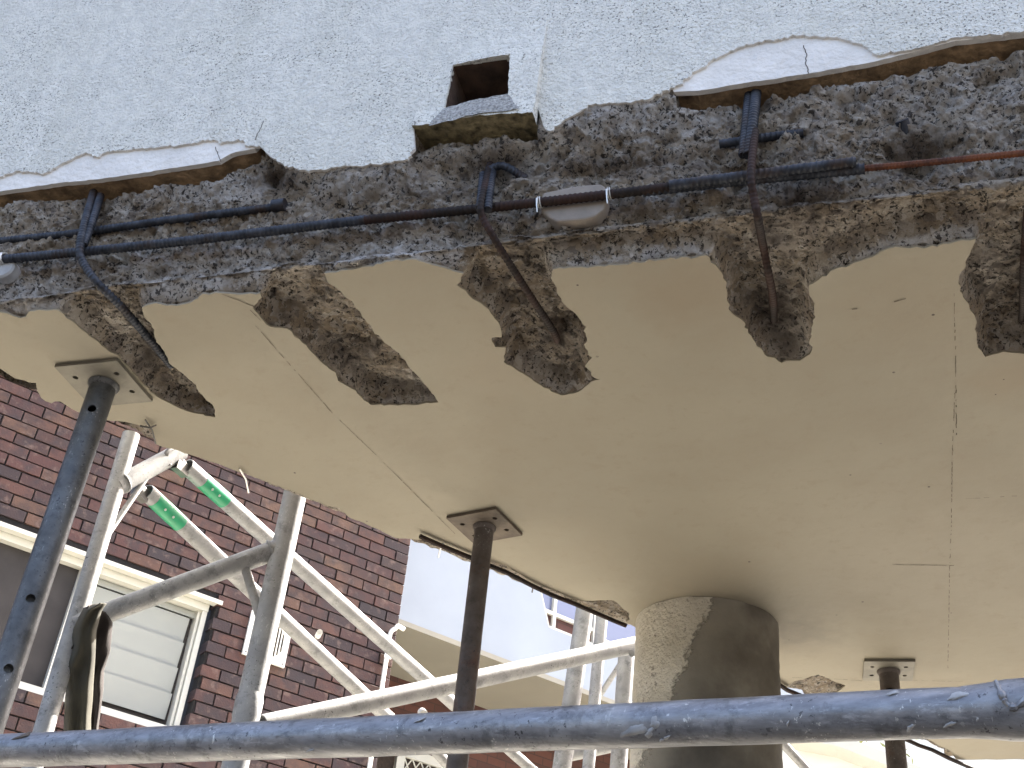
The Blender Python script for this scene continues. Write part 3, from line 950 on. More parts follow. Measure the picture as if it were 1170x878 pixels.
# rusty rod lying along the far-left edge and the dark gap strip behind it
er = [onz(x, y, S-.012) for x, y in [(480, 613), (500, 622), (541, 639), (580, 655), (609, 670), (630, 680), (656, 690), (700, 709), (715, 715)]]
MB().tube(er, .0065, 8).build('edge_rod', MT['barrust'], balcony, True)
er = [onz(x, y, S-.012) for x, y in [(885, 779), (900, 789), (915, 795)]]
MB().tube(er, .007, 8).build('edge_rod', MT['barrust'], balcony, True)
er = [onz(x, y, S-.012) for x, y in [(1020, 838), (1050, 852), (1065, 857), (1085, 867), (1120, 882)]]
MB().tube(er, .007, 8).build('edge_rod', MT['barrust'], balcony, True)
# flakes and wire ends hanging off the far edge
for k, (a, b, c) in enumerate([((166, 480), (174, 492), (178, 507)), ((274, 536), (281, 548), (284, 563)), ((507, 620), (503, 628), (501, 637)), ((609, 668), (609, 672), (608, 677)), ((160, 487), (172, 489), (178, 486))]):
    zz = S-.006
    pts = [onz(*a, zz), onz(*b, zz-.004), onz(*c, zz-.010)]
    MB().tube(pts, .0022, 6).build('wire_end', MT['wire'] if k in (1, 2) else MT['steel'], balcony, True)

# pencil lines and specks on the underside
PV, PF = [], []
def line_marks(px, wid, gaps, seed):
    rgl = random.Random(seed)
    pts = [onz(x, y, S)[:2] for x, y in px]
    pts = refine(pts, .010, .0007, seed)
    v, f = PV, PF
    for a, b in zip(pts[:-1], pts[1:]):
        if rgl.random() < gaps:
            continue
        d = np.array(b)-np.array(a)
        nn_ = np.array([-d[1], d[0]])/max(1e-6, np.linalg.norm(d))*wid*rgl.uniform(.3, .85)
        i = len(v)
        v += [(*(a-nn_), S-.0009), (*(a+nn_), S-.0009), (*(b+nn_), S-.0009), (*(b-nn_), S-.0009)]
        f.append((i, i+1, i+2, i+3))
line_marks([(292, 372), (330, 415), (380, 472), (430, 520), (470, 560), (520, 610)], .0011, .25, 41)
line_marks([(1090, 335), (1092, 420), (1088, 520), (1087, 600), (1085, 650), (1083, 765)], .0010, .35, 42)
line_marks([(1015, 645), (1090, 646)], .0016, .05, 43)
line_marks([(968, 354), (1000, 350), (1035, 341)], .0016, .5, 44)
line_marks([(1055, 572), (1120, 569), (1168, 566)], .0009, .55, 45)
line_marks([(1062, 720), (1040, 777), (1100, 779)][1:], .0009, .3, 46)
line_marks([(905, 774), (960, 776), (985, 778)], .0015, .1, 47)
line_marks([(254, 336), (275, 344), (290, 350)], .0016, .05, 48)
line_marks([(286, 354), (298, 366), (308, 372)], .0016, .05, 49)
line_marks([(1130, 380), (1092, 440), (1093, 500)][1:], .0014, .4, 50)

pm_ = mesh_obj('pencil_marks', PV, PF, MT['pencil'], balcony)
pm_['kind'] = 'stuff'
# ------------------------------------------------------------------ reinforcement
def ribbed(pts, r, name, mat, parent, rib=.0095, seg=12):
    pts = [np.array(p, float) for p in pts]
    P2 = []
    st = rib/4
    for a, b in zip(pts[:-1], pts[1:]):
        n = max(1, int(np.linalg.norm(b-a)/st))
        P2 += [a+(b-a)*i/n for i in range(n)]
    P2.append(pts[-1])
    rad = [r*(1.13 if (i % 4) == 0 else (1.02 if (i % 4) in (1, 3) else .95)) for i in range(len(P2))]
    m = MB().tube(P2, r, seg, rad=rad)
    return m.build(name, mat, parent, True)
def curve(pts, n=8):
    """Catmull-Rom through the points"""
    p = [np.array(q, float) for q in pts]
    p = [2*p[0]-p[1]]+p+[2*p[-1]-p[-2]]
    out = []
    for i in range(1, len(p)-2):
        for k in range(n):
            t = k/n
            out.append(.5*((2*p[i])+(p[i+1]-p[i-1])*t+(2*p[i-1]-5*p[i]+4*p[i+1]-p[i+2])*t*t+(3*p[i]-p[i-1]-3*p[i+1]+p[i+2])*t**3))
    out.append(p[-2])
    return out
YB = YF+.012      # bars lie just in front of the broken face
Ym = lambda pts, Y: [onY(x, y, Y) for x, y in pts]
r_main = .0095
b1 = ribbed(curve(Ym([(-70, 304), (15, 295.5), (200, 277), (420, 251)], YB)), r_main, 'reinforcing_bar', MT['bar'], balcony)
b1['label'] = 'grey ribbed main bar along the left of the broken edge'
b2 = ribbed(curve(Ym([(418, 251.4), (565, 237), (700, 222), (765, 214)], YB)), r_main*.97, 'reinforcing_bar', MT['barrust'], balcony)
b2['label'] = 'brown rusted middle length of the main bar'
b3 = ribbed(curve(Ym([(735, 219), (850, 206), (988, 193)], YB+.004)), r_main*1.05, 'reinforcing_bar', MT['bar'], balcony)
b4 = ribbed(curve(Ym([(765, 212), (860, 200), (978, 185)], YB-.012)), r_main*1.0, 'reinforcing_bar', MT['bar'], balcony)
b5 = ribbed(curve(Ym([(984, 193), (1060, 186), (1170, 175), (1290, 162)], YB+.004)+[np.array([1.6, YB+.004, onY(1290, 162, YB)[2]-.01]), np.array([2.95, YB+.004, onY(1290, 162, YB)[2]-.02])]), r_main*.62, 'reinforcing_bar', MT['barred'], balcony, .006, 8)
b5['label'] = 'thin red rusted rod at the right end of the broken edge'
ribbed(curve(Ym([(-40, 282), (0, 276), (85, 267), (185, 253), (240, 246), (322, 236)], YB+.022)), .0085, 'reinforcing_bar', MT['bar'], balcony)
ribbed(curve(Ym([(822, 165), (870, 158), (918, 152)], YB+.020)), .0085, 'reinforcing_bar', MT['bar'], balcony)
MB().tube(Ym([(312, 236), (326, 234)], YB+.012), .014, 10).build('bar_stub', MT['bar'], balcony, True)
m_ = MB().tube(curve([onY(1030, 138, YB+.020), onY(1037, 157, YB+.045), onY(1048, 182, YB+.085)], 4), .0125, 12, rad=None)
m_.build('bar_stub', MT['bar'], balcony, True)
def zpt(x, y, dz):
    return onz(x, y, S+dz)
# stirrup 1 (left): flat pair of legs in front, one leg running back in its groove
def stirrup(pts, r, mat, label=None):
    o = ribbed(curve(pts, 8), r, 'stirrup', mat, balcony, .008, 10)
    if label:
        o['label'] = label
    return o
stirrup([onY(107, 220, YB+.028), onY(97, 255, YB-.012), onY(91, 285, YB-.022), onY(95, 300, YB-.012), zpt(110, 322, .035), zpt(137, 349, .018), zpt(171, 388, .016), zpt(196, 418, .020)], .0085, MT['bar'], 'left stirrup bent round the main bar')
stirrup([onY(115, 224, YB+.028), onY(106, 252, YB-.004), onY(96, 280, YB-.014)], .0080, MT['bar'])
stirrup([onY(560, 188, YB+.035), onY(555, 210, YB-.008), onY(549, 236, YB-.022), onY(552, 250, YB-.012), zpt(562, 268, .040), zpt(577, 293, .020), zpt(607, 340, .010), zpt(632, 378, .022), zpt(637, 390, .04)], .0070, MT['barrust'], 'thin brown stirrup running back in the middle groove')
stirrup([onY(563, 192, YB+.035), onY(560, 214, YB-.006), onY(557, 240, YB-.016)], .0080, MT['bar'])
stirrup([onY(552, 200, YB+.02), onY(550, 220, YB-.012), onY(548, 238, YB-.020)], .0075, MT['bar'])
stirrup([onY(864, 104, YB+.03), onY(861, 130, YB-.004), onY(855, 178, YB-.016)], .0100, MT['bar'])
stirrup([onY(856, 108, YB+.03), onY(853, 135, YB-.002), onY(849, 178, YB-.014)], .0085, MT['bar'])
stirrup([onY(863, 150, YB-.014), onY(860, 175, YB-.026), onY(858, 203, YB-.034), onY(861, 224, YB-.020), onY(866, 250, YB), zpt(872, 282, .030), zpt(878, 312, .012), zpt(883, 340, .018), zpt(884, 366, .045)], .0072, MT['barrust'], 'thin stirrup running back in the right groove')
stirrup([onY(1180, 190, YB+.01), onY(1176, 230, YB), zpt(1172, 268, .034), zpt(1170, 300, .018), zpt(1169, 340, .022), zpt(1168, 365, .05)], .0070, MT['barrust'])
stirrup([onY(556, 196, YB+.022), onY(575, 190, YB+.026), onY(602, 205, YB+.04)], .0080, MT['bar'])

# anodes wired to the bar
an = thing('galvanic_anode', 'beige rounded block wired behind the main bar in the middle', 'anode', tuple(onY(655, 232, YB+.02)), 'anodes tied to the bars')
apx = [(621, 220), (655, 213), (686, 210), (692, 214), (694, 228), (690, 239), (680, 247), (668, 250.5), (650, 252), (636, 253), (628, 249), (618, 240), (617, 230)]
pl = refine([onY(x, y, YB+.011)[[0, 2]] for x, y in apx], .02, .0003, 61, closed=True)
ab = sheet([pl], [], lambda x, z: (x, YB+.011, z), (0, .032, 0), MT['anode'], 'anode_body', an)
bv = ab.modifiers.new('bevel', 'BEVEL'); bv.width = .004; bv.segments = 2; bv.limit_method = 'ANGLE'
for x in (614.5, 694):
    y = 232 if x < 650 else 222
    c = onY(x, y, YB)
    MB().tube([c+np.array([.0005*k, math.cos(k*.8)*.0115, math.sin(k*.8)*.0115]) for k in range(17)], .0012, 6).build('tie_wire', MT['wire'], an, True)
    MB().tube([c+np.array([0, -.011, .002]), c+np.array([.001, -.010, -.012]), c+np.array([.002, -.004, -.028])], .0012, 6).build('tie_wire', MT['wire'], an, True)
an2 = thing('galvanic_anode', 'round grey puck wired to the main bar at the left edge of the photo', 'anode', tuple(onY(3, 303, YB+.02)), 'anodes tied to the bars')
c = onY(4, 306, YB+.004)
MB().tube([c+np.array([0, 0, 0]), c+np.array([0, .004, 0]), c+np.array([0, .026, 0]), c+np.array([0, .03, 0])], .026, 28, rad=[.022, .026, .026, .022]).build('anode_body', MT['puck'], an2, True)
c = onY(3, 296, YB)
MB().tube([c+np.array([.0006*k-.004, math.cos(k*.8)*.0125, math.sin(k*.8)*.0125]) for k in range(20)], .0022, 6).build('tie_wire', MT['wire'], an2, True)

# ================================================================== column
cc = np.array([-.466, 3.362])
colm = thing('column', 'round concrete column with patched grey render holding up the slab', 'column', (cc[0], cc[1], 0))
vs, fs = [], []
nseg, rows = 96, 130
for j in range(rows+1):
    z = S*j/rows
    for k in range(nseg):
        a = 2*math.pi*k/nseg
        e = math.cos(a)-.2*(z-2.62)
        r = .203
        if z > 1.2:
            rr = float(vnoise(np.array([a*.2]), np.array([z]), .03, 2)[0])*.0016+float(vnoise(np.array([a*.2]), np.array([z]), .10, 4)[0])*.003
            r += rr + (.004 if math.cos(a)*.2 < .2*(z-2.62)*.2-.02 else 0)
        vs.append((cc[0]+r*math.cos(a), cc[1]+r*math.sin(a), z if j < rows else S-.001))
for j in range(rows):
    for k in range(nseg):
        k2 = (k+1) % nseg
        fs.append((j*nseg+k, j*nseg+k2, (j+1)*nseg+k2, (j+1)*nseg+k))
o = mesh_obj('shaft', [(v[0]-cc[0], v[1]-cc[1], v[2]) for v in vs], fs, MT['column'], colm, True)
o.location = (0, 0, 0)

# ================================================================== props
def cut(o, cutters):
    tmp = []
    for mb in cutters:
        c = mb.build('cutter', MT['dark'])
        md = o.modifiers.new('hole', 'BOOLEAN'); md.operation = 'DIFFERENCE'; md.solver = 'EXACT'; md.object = c
        tmp.append(c)
    bpy.context.view_layer.update()
    dg = bpy.context.evaluated_depsgraph_get()
    me = bpy.data.meshes.new_from_object(o.evaluated_get(dg))
    old = o.data
    o.modifiers.clear()
    o.data = me
    for c in tmp:
        bpy.data.objects.remove(c)
def steel_prop(px, size, rot, r, mt, mp, label, holes=(), tilt=(0, 0)):
    top = onz(*px, S)
    root = thing('steel_prop', label, 'prop', (top[0]+tilt[0], top[1]+tilt[1], 0), 'steel props holding up the balcony slab')
    c, s = math.cos(rot), math.sin(rot)
    ax, ay = np.array([c, s, 0]), np.array([-s, c, 0])
    t0 = .008
    pb = MB().box(top-ax*size/2-ay*size/2-np.array([0, 0, t0+.0012]), ax*size, ay*size, (0, 0, t0))
    p = pb.build('head_plate', mp, root)
    cut(p, [MB().tube([top+ax*sx*size*.33+ay*sy*size*.22+np.array([0, 0, -.05]), top+ax*sx*size*.33+ay*sy*size*.22+np.array([0, 0, .05])], .0065, 14) for sx in (-1, 1) for sy in (-1, 1)])
    zt = S-t0-.0012
    bt = np.array([top[0]+tilt[0], top[1]+tilt[1], .02])
    tt = np.array([top[0], top[1], zt])
    m = MB().tube([tt, bt], r, 32, hollow=.005)
    tb = m.build('tube', mt, root, False)
    dv = (bt-tt)/np.linalg.norm(bt-tt)
    cs = []
    for (hx, hy) in holes:
        # place the hole where the pin hole is seen, drilled from the outside towards the axis
        d = ray(hx, hy)
        best = None
        for k in range(4000):
            q = EYE+d*(1+k*.001)
            s_ = np.dot(q-tt, dv)
            if np.linalg.norm(q-tt-dv*s_) < r:
                best = q
                break
        if best is None:
            continue
        s_ = np.dot(best-tt, dv)
        ax_pt = tt+dv*s_
        rad = (best-ax_pt)/np.linalg.norm(best-ax_pt)
        cs.append(MB().tube([ax_pt+rad*r*.35, ax_pt+rad*r*1.6], .0095, 18))
    if cs:
        cut(tb, cs)
    me = tb.data
    me.polygons.foreach_set('use_smooth', [True]*len(me.polygons))
    me.set_sharp_from_angle(angle=math.radians(35))
    m = MB().tube([tt+np.array([0, 0, -.001]), tt+np.array([0, 0, -.006]), tt+np.array([0, 0, -.012])], r, 28, rad=[r+.006, r+.005, r+.0005])
    m.build('weld', mt, root, True)
    MB().box((bt[0]-.08, bt[1]-.08, .003), (.16, 0, 0), (0, .16, 0), (0, 0, .01)).build('base_plate', mp, root)
    return root
steel_prop((120, 436), .160, 0.0, .0300, MT['galv'], MT['plate'], 'grey steel prop nearest the brick house, with pin holes and pale square head plate', [(105, 467), (35, 684), (10, 764)])
steel_prop((554, 599), .145, math.radians(-13), .0250, MT['rustprop'], MT['rustplate'], 'rusty brown steel prop standing in the middle, left of the column')
steel_prop((1015, 764), .145, math.radians(4), .0285, MT['rustprop'], MT['plate'], 'short looking steel prop right of the column, furthest from the camera', [(1017, 789)])
pb_ = onz(948, 792, S)
bp = thing('steel_prop', 'thin grey steel prop seen below the rail just right of the column', 'prop', (pb_[0]-.02, pb_[1]+.55, 0), 'steel props holding up the balcony slab')
q = at(948, 862, 4.1)
MB().tube([(q[0], q[1], 0), (q[0], q[1], S-.25)], .021, 20).build('tube', MT['galv'], bp, True)
bp.location = (0, 0, 0)

# ================================================================== foreground rail
ra, rb = at(-60, 860.8, .0483*F/36.0), at(1160, 811.5, .0483*F/58.5)
rl = thing('scaffold_rail', 'blue grey scaffold tube crossing the foreground along the bottom of the photo', 'scaffold tube', tuple(ra))
rdir = (rb-ra)/np.linalg.norm(rb-ra)
MB().tube(rail_pts(ra-rdir*.3, rb, 40, .0004, 3), .0242, 40).build('tube', MT['rail'], rl, True)
# welded collar with lumpy bead at the right end
vv = np.array([0, 0, 1.]); side = np.cross(rdir, vv); side /= np.linalg.norm(side)
upv = np.cross(side, rdir)
c0 = rb+rdir*.004
MB().tube([c0-rdir*.05, c0-rdir*.028, c0-rdir*.01, c0+rdir*.03, c0+rdir*.25], .03, 36, rad=[.0243, .0262, .0285, .0300, .0300]).build('collar', MT['rail'], rl, True)
# mortar splashes: thin lumps lying on the tube
def surf(x, y, lift):
    d = ray(x, y)
    lo, q = None, None
    # intersect the ray with the tube
    w0 = EYE-ra
    dd = d-rdir*np.dot(d, rdir); ww = w0-rdir*np.dot(w0, rdir)
    A = np.dot(dd, dd); B = 2*np.dot(dd, ww); Cc = np.dot(ww, ww)-(.0242+lift)**2
    disc = B*B-4*A*Cc
    t = (-B-math.sqrt(max(disc, 0)))/(2*A)
    return EYE+d*t
def splash(px, wpx, hpx, seed, mat):
    rgx = random.Random(seed)
    bmv, bmf = [], []
    N = 22
    ring = []
    ph = [rgx.uniform(0, 6.28) for _ in range(5)]
    for s, lift in ((1.0, .0002), (.72, .0012), (.35, .0018)):
        b = len(bmv)
        for k in range(N):
            a = 2*math.pi*k/N
            rr = s*(1+.22*math.sin(2*a+ph[0])+.16*math.sin(3*a+ph[1])+.12*math.sin(5*a+ph[2])+.06*math.sin(9*a+ph[3]))
            bmv.append(surf(px[0]+wpx*rr*math.cos(a), px[1]+hpx*rr*math.sin(a)-.35*wpx*rr*math.cos(a), lift))
        ring.append(b)
    for a_, b_ in zip(ring[:-1], ring[1:]):
        for k in range(N):
            k2 = (k+1) % N
            bmf.append((a_+k, b_+k, b_+k2, a_+k2))
    bmf.append(tuple(ring[-1]+k for k in range(N))[::-1])
    o = mesh_obj('mortar_splash', bmv, bmf, mat, rl, True)
for q in [((725, 835), 13, 7, 1), ((748, 826), 5, 7, 2), ((762, 843), 3, 2.5, 3), ((756, 846), 2.5, 2, 4), ((742, 838), 5, 5, 5), ((1020, 792), 9, 2, 6), ((1117, 822), 2.2, 4, 7), ((1085, 828), 6, 3, 8), ((1040, 832), 4, 4, 9),
          ((1150, 826), 5, 3, 10), ((900, 827), 1.5, 3, 11), ((480, 823), 6, 1.2, 12), ((26, 841), 9, 2.5, 13), ((355, 858), 4, 2, 14), ((1095, 795), 13, 4, 15)]:
    splash(*q, MT['railpaint'] if q[3] != 13 else MT['rustplate'])

rgb = random.Random(4)
wb = [surf(x, y, .0052) for x, y in [(1138, 779), (1142, 788), (1146, 797), (1150, 804), (1157, 808), (1164, 806), (1172, 799), (1182, 790)]]
wb = curve(wb, 4)
MB().tube(wb, .003, 8, rad=[.0016+rgb.random()*.0028 for _ in wb]).build('weld_bead', MT['rail'], rl, True)
# ================================================================== brick house
WY = math.radians(52.0)
wt = np.array([math.cos(WY), math.sin(WY), 0]); wn = np.array([-wt[1], wt[0], 0])      # wn points away from the camera
WP = EYE + ray(250, 600)/np.linalg.norm(ray(250, 600)[:2])*8.35
corner = onplane(463, 660, WP, wn)
def wtz(x, y, off=0.0):
    p = onplane(x, y, WP+wn*off, wn)
    return np.dot(p-corner, wt), p[2]
def W(t, z, d=0.0):
    q = corner+wt*t+wn*d
    return np.array([q[0], q[1], z])
house = thing('brick_house', 'purple brown brick house wall with white framed window on the left', 'house', tuple(W(0, 0)))
win = dict(t0=-3.9, t1=wtz(231, 760)[0], z0=wtz(200, 838)[1], z1=(wtz(120, 645)[1]+wtz(235, 684)[1])/2)
BL, BH, J = .230, .076, .010
zph = wtz(468, 635)[1]
vent_c = wtz(305, 731)
bricks_vis, bricks_rest = [], []
row = 0
zlow, zhigh = 0.0, 8.2
k0 = int(math.floor((zlow-zph)/.086))
for kz in range(k0, int((zhigh-zph)/.086)):
    z = zph+kz*.086
    off = 0 if kz % 2 else .5*(BL+J)
    t = -.002-(.105 if kz % 2 else 0)
    tt = 0.0
    first = True
    while tt > -9.5:
        ln = BL if not (first and kz % 2) else .110
        a, b = tt-ln, tt
        tt = a-J
        first = False
        segs = [(a, b)]
        if z+BH > win['z0'] and z < win['z1']:
            if b <= win['t0'] or a >= win['t1']:
                pass
            elif a < win['t1'] < b:
                segs = [(win['t1'], b)]
            elif a < win['t0'] < b:
                segs = [(a, win['t0'])]
            else:
                segs = []
        for (a_, b_) in segs:
            if b_-a_ < .03:
                continue
            px = [proj(W(q, zz)) for q in (a_, b_) for zz in (z, z+BH)]
            x0, x1 = min(p[0] for p in px), max(p[0] for p in px)
            y0, y1 = min(p[1] for p in px), max(p[1] for p in px)
            xm, ym = (x0+x1)/2, (y0+y1)/2
            edge_y = np.interp(xm, [p[0] for p in sof_left_px], [p[1] for p in sof_left_px])
            if x1 > -2 and x0 < 500 and y1 > edge_y-2 and y0 < 880:
                vis = not (838 < ym < 862-.03*xm+12 and False)
                bricks_vis.append((a_, b_, z))
            else:
                bricks_rest.append((a_, b_, z))
def brick_mesh(ln, dep=.11, bev=.0022):
    bm_ = bmesh.new()
    bmesh.ops.create_cube(bm_, size=1)
    for v in bm_.verts:
        v.co = Vector((v.co.x*ln, v.co.y*dep, v.co.z*BH))
    ee = [e for e in bm_.edges if all(v.co.y < 0 for v in e.verts)]
    bmesh.ops.bevel(bm_, geom=ee, offset=bev, segments=1, affect='EDGES')
    me = bpy.data.meshes.new('brick')
    bm_.to_mesh(me); bm_.free()
    me.materials.append(MT['brick'])
    return me
cache = {}
rgk = random.Random(12)
bricks_vis.sort(key=lambda q: abs(proj(W((q[0]+q[1])/2, q[2]))[1]-848) < 14)     # those behind the rail last
indiv = bricks_vis[:299]
bricks_rest += bricks_vis[299:]
print('bricks in view', len(bricks_vis), 'individual', len(indiv))
hx = Matrix.Rotation(WY, 4, 'Z')
for (a, b, z) in indiv:
    key = round(b-a, 2)
    if key not in cache:
        cache[key] = brick_mesh(b-a)
    o = bpy.data.objects.new('brick', cache[key])
    c = W((a+b)/2, z+BH/2, .055+rgk.uniform(-.003, .005))
    o.location = Vector(c)-house.location
    o.rotation_euler = (rgk.uniform(-.012, .012), rgk.uniform(-.008, .008), WY+rgk.uniform(-.004, .004))
    link(o, house)
m_ = MB()
for (a, b, z) in bricks_rest:
    q = rgk.uniform(-.002, .003)
    m_.box(W(a, z, q), wt*(b-a), wn*.11, (0, 0, BH))
o = m_.build('brick', MT['brick2'], house)
o['kind'] = 'stuff'
# mortar wall behind the joints, with the window opening
m_ = MB()
md = .013
for (a, b, z0, z1) in [(-9.5, win['t0']-.008, 0, 8.2), (win['t1']+.008, -.009, 0, 8.2), (win['t0']-.008, win['t1']+.008, 0, win['z0']-.008), (win['t0']-.008, win['t1']+.008, win['z1']+.008, 8.2)]:
    m_.box(W(a, z0, md), wt*(b-a), wn*.095, (0, 0, z1-z0))
m_.build('mortar', MT['mortar'], house)
m_ = MB().box(W(-9.5, 0, .16), wt*9.45, wn*.1, (0, 0, win['z0']-.05)).box(W(-9.5, win['z1']+.05, .16), wt*9.45, wn*.1, (0, 0, 8.2-win['z1']-.05))
m_.box(W(-.105, 0, .12), wt*.10, wn*5.5, (0, 0, 8.2))
m_.build('inner_wall', MT['mortar'], house)
# window
wd = .088                      # frame face behind brick face
def bar(mb, a, b, z0, z1, d0, d1, mi=0):
    mb.box(W(a, z0, d0), wt*(b-a), wn*(d1-d0), (0, 0, z1-z0), mi)
wf = MB()
fw_ = .055
t0, t1, z0, z1 = win['t0'], win['t1'], win['z0'], win['z1']
t1 = min(t1, wtz(221, 760, wd)[0]+.004)
bar(wf, t0-.004, t1-.004, z1-fw_, z1-.004, wd-.03, wd+.09)
bar(wf, t0-.004, t1-.004, z0+.004, z0+.05, wd-.035, wd+.09)
bar(wf, t1-.040, t1-.004, z0+.05, z1-fw_, wd-.02, wd+.09)
bar(wf, t1-.062, t1-.044, z0+.05, z1-fw_, wd+.005, wd+.08)
tm = (wtz(97, 665, wd)[0]+wtz(50, 795, wd)[0])/2
bar(wf, tm-.035, tm+.035, z0+.05, z1-fw_, wd-.015, wd+.09)
window = wf.build('window', MT['white'], house)
fx = MB()
bar(fx, t0, t1+.06, z1-.004, z1+.026, -.012, wd-.032)
fx.build('head_trim', MT['white'], window)
# white slatted panel in the right half: five boards with their edges stepped
pt0, pt1 = tm+.05, wtz(214, 735, wd)[0]
zz0, zz1 = z0+.115, z1-fw_-.055
nb = 4
for i in range(nb):
    a = zz0+(zz1-zz0)*i/nb
    b = zz0+(zz1-zz0)*(i+1)/nb-.007
    m_ = MB()
    vs = [W(pt0, a, wd+.060), W(pt1-.004*i, a, wd+.060), W(pt1-.004*i, b, wd+.040), W(pt0, b, wd+.040)]
    vb_ = [v+wn*.004 for v in vs]
    m_.add(vs+vb_, [(0, 1, 2, 3), (4, 7, 6, 5), (0, 4, 5, 1), (1, 5, 6, 2), (2, 6, 7, 3), (3, 7, 4, 0)])
    m_.build('blind_slat', MT['blind'], window)
m_ = MB(); bar(m_, pt0-.01, t1-.062, zz1+.006, z1-fw_-.004, wd+.04, wd+.06); m_.build('blind_headbox', MT['blind'], window)
m_ = MB(); bar(m_, tm+.036, t1-.062, z0+.05, z1-fw_, wd+.085, wd+.089); m_.build('pane', MT['glassdark'], window)
m_ = MB(); bar(m_, t0, tm-.036, z0+.05, z1-fw_, wd+.03, wd+.034); m_.build('insect_screen', MT['glassdark'], window)
m_ = MB(); bar(m_, tm+.036, t1-.064, z0+.052, z0+.068, wd+.03, wd+.05); m_.build('sash_rail', MT['white'], window)
# round wall vent on a square white plate
vt, vz = vent_c
hs = .165
m_ = MB(); bar(m_, vt-hs, vt+hs, vz-hs, vz+hs, -.022, -.001); vent = m_.build('wall_vent', MT['plastic'], house)
m_ = MB()
nseg = 36
v = [W(vt+.130*math.cos(2*math.pi*k/nseg), vz+.130*math.sin(2*math.pi*k/nseg), -.0235) for k in range(nseg)]
m_.add(v, [tuple(range(nseg))])
m_.build('vent_opening', MT['dark'], vent)
for i in range(11):
    q = -.118+.236*i/10
    h = math.sqrt(max(0, .133**2-q*q))
    m_ = MB(); bar(m_, vt+q-.004, vt+q+.004, vz-h, vz+h, -.034, -.024); m_.build('louvre', MT['plastic'], vent)
for sx in (-1, 1):
    for sz in (-1, 1):
        c = W(vt+sx*.145, vz+sz*.145, -.026)
        MB().tube([c, c+wn*.004], .006, 8).build('screw', MT['steel'], vent)
# white conduit near the corner with its elbow
pt_, pz_ = wtz(441, 745)
ct = (wtz(441, 741)[0]+wtz(427, 830)[0])/2
MB().tube(curve([W(.03, wtz(455, 722)[1]+.01, -.05), W(-.03, wtz(455, 722)[1]+.015, -.055), W(ct+.03, wtz(455, 722)[1]-.005, -.05), W(ct, wtz(455, 722)[1]-.06, -.03), W(ct, wtz(445, 745)[1]-.1, -.03)]), .017, 12).build('conduit_elbow', MT['plastic'], house, True)
cp = MB().tube([W(ct, 1.5, -.030), W(ct, wtz(455, 722)[1]-.12, -.030)], .0165, 12).build('conduit', MT['plastic'], house, True)
for y in (752, 800):
    zc = wtz(438, y)[1]
    m_ = MB(); bar(m_, ct-.03, ct+.03, zc-.012, zc+.012, -.052, -.045); m_.build('clip', MT['plastic'], cp)

# ================================================================== white house behind
WOFF = 1.6
WPt = WP+wn*WOFF
def onw(x, y):
    return onplane(x, y, WPt, wn)
zs = np.mean([onw(459, 712)[2], onw(585, 757)[2]])
white = thing('white_house', 'white rendered upper storey with cream eaves lining beyond the brick house', 'house', tuple(onw(459, 712)*np.array([1, 1, 0])))
p0, p1 = onw(435, 705), onw(735, 815)
p0[2] = p1[2] = zs
tw = lambda p: np.dot(p-corner, wt)
ta, tb = tw(p0)-.3, tw(p1)+2.5
def WW(t, z, d=0):
    return W(t, z, WOFF+d)
# wall with two window openings cut as rectangles/trapezoid
w1_px = [(612, 668), (628, 716), (658, 730), (672, 690), (640, 668)]
wz1 = [(tw(onw(x, y)), onw(x, y)[2]) for x, y in [(606, 655), (627, 717), (657, 731), (674, 690)]]
op1 = [wz1[1], (wz1[2][0]+.30, wz1[1][1]-0.0), (wz1[2][0]+.30, wz1[1][1]+1.6), (wz1[1][0]-.62, wz1[1][1]+1.6)]
q0, q1 = onw(682, 729), onw(722, 745)
op2 = [(tw(q0), q0[2]), (tw(q1)+.35, q0[2]), (tw(q1)+.35, q0[2]+1.5), (tw(q0), q0[2]+1.5)]
sheet([[(ta, zs), (tb, zs), (tb, 9.5), (ta, 9.5)]], [op1, op2], lambda t, z: WW(t, z), wn*.18, MT['wwall'], 'wall', white)
def window_in(op, mulls, trans, name):
    fr = MB()
    # frame along the opening edges
    n = len(op)
    for i in range(n):
        a, b = np.array(op[i]), np.array(op[(i+1) % n])
        d = (b-a)/np.linalg.norm(b-a); nn_ = np.array([-d[1], d[0]])
        wq = .04
        A, B, Cq, Dq = a, b, b+nn_*wq-d*wq*.2, a+nn_*wq+d*wq*.2
        vs = [WW(*p, .03) for p in (A, B, Cq, Dq)]+[WW(*p, .10) for p in (A, B, Cq, Dq)]
        fr.add(vs, [(0, 1, 2, 3), (4, 7, 6, 5), (0, 4, 5, 1), (1, 5, 6, 2), (2, 6, 7, 3), (3, 7, 4, 0)])
    for m in mulls:
        fr.box(WW(m-.02, op[0][1]+.041, .035), wt*.04, wn*.05, (0, 0, op[2][1]-op[0][1]-.082))
    for z in trans:
        fr.box(WW(op[0][0]+.0-.1, z-.02, .037), wt*(op[1][0]-op[0][0]+.08), wn*.045, (0, 0, .04))
    f = fr.build('window', MT['white'], white)
    pn = [WW(p[0], p[1], .075) for p in op]
    mesh_obj('pane', pn, [tuple(range(n))], MT['glass'], f)
    return f
f1 = window_in(op1, [op1[0][0]+.09], [op1[0][1]+.19], 'w1')
mesh_obj('reflection_pane', [WW(op1[0][0], op1[0][1], .07), WW(op1[1][0], op1[1][1], .07), WW(op1[1][0], op1[0][1]+.18, .07), WW(op1[0][0]-.07, op1[0][1]+.18, .07)], [(0, 1, 2, 3)], MT['backbrick'], f1)  # brick colour painted in place of a brick wall's reflection
window_in(op2, [], [], 'w2')
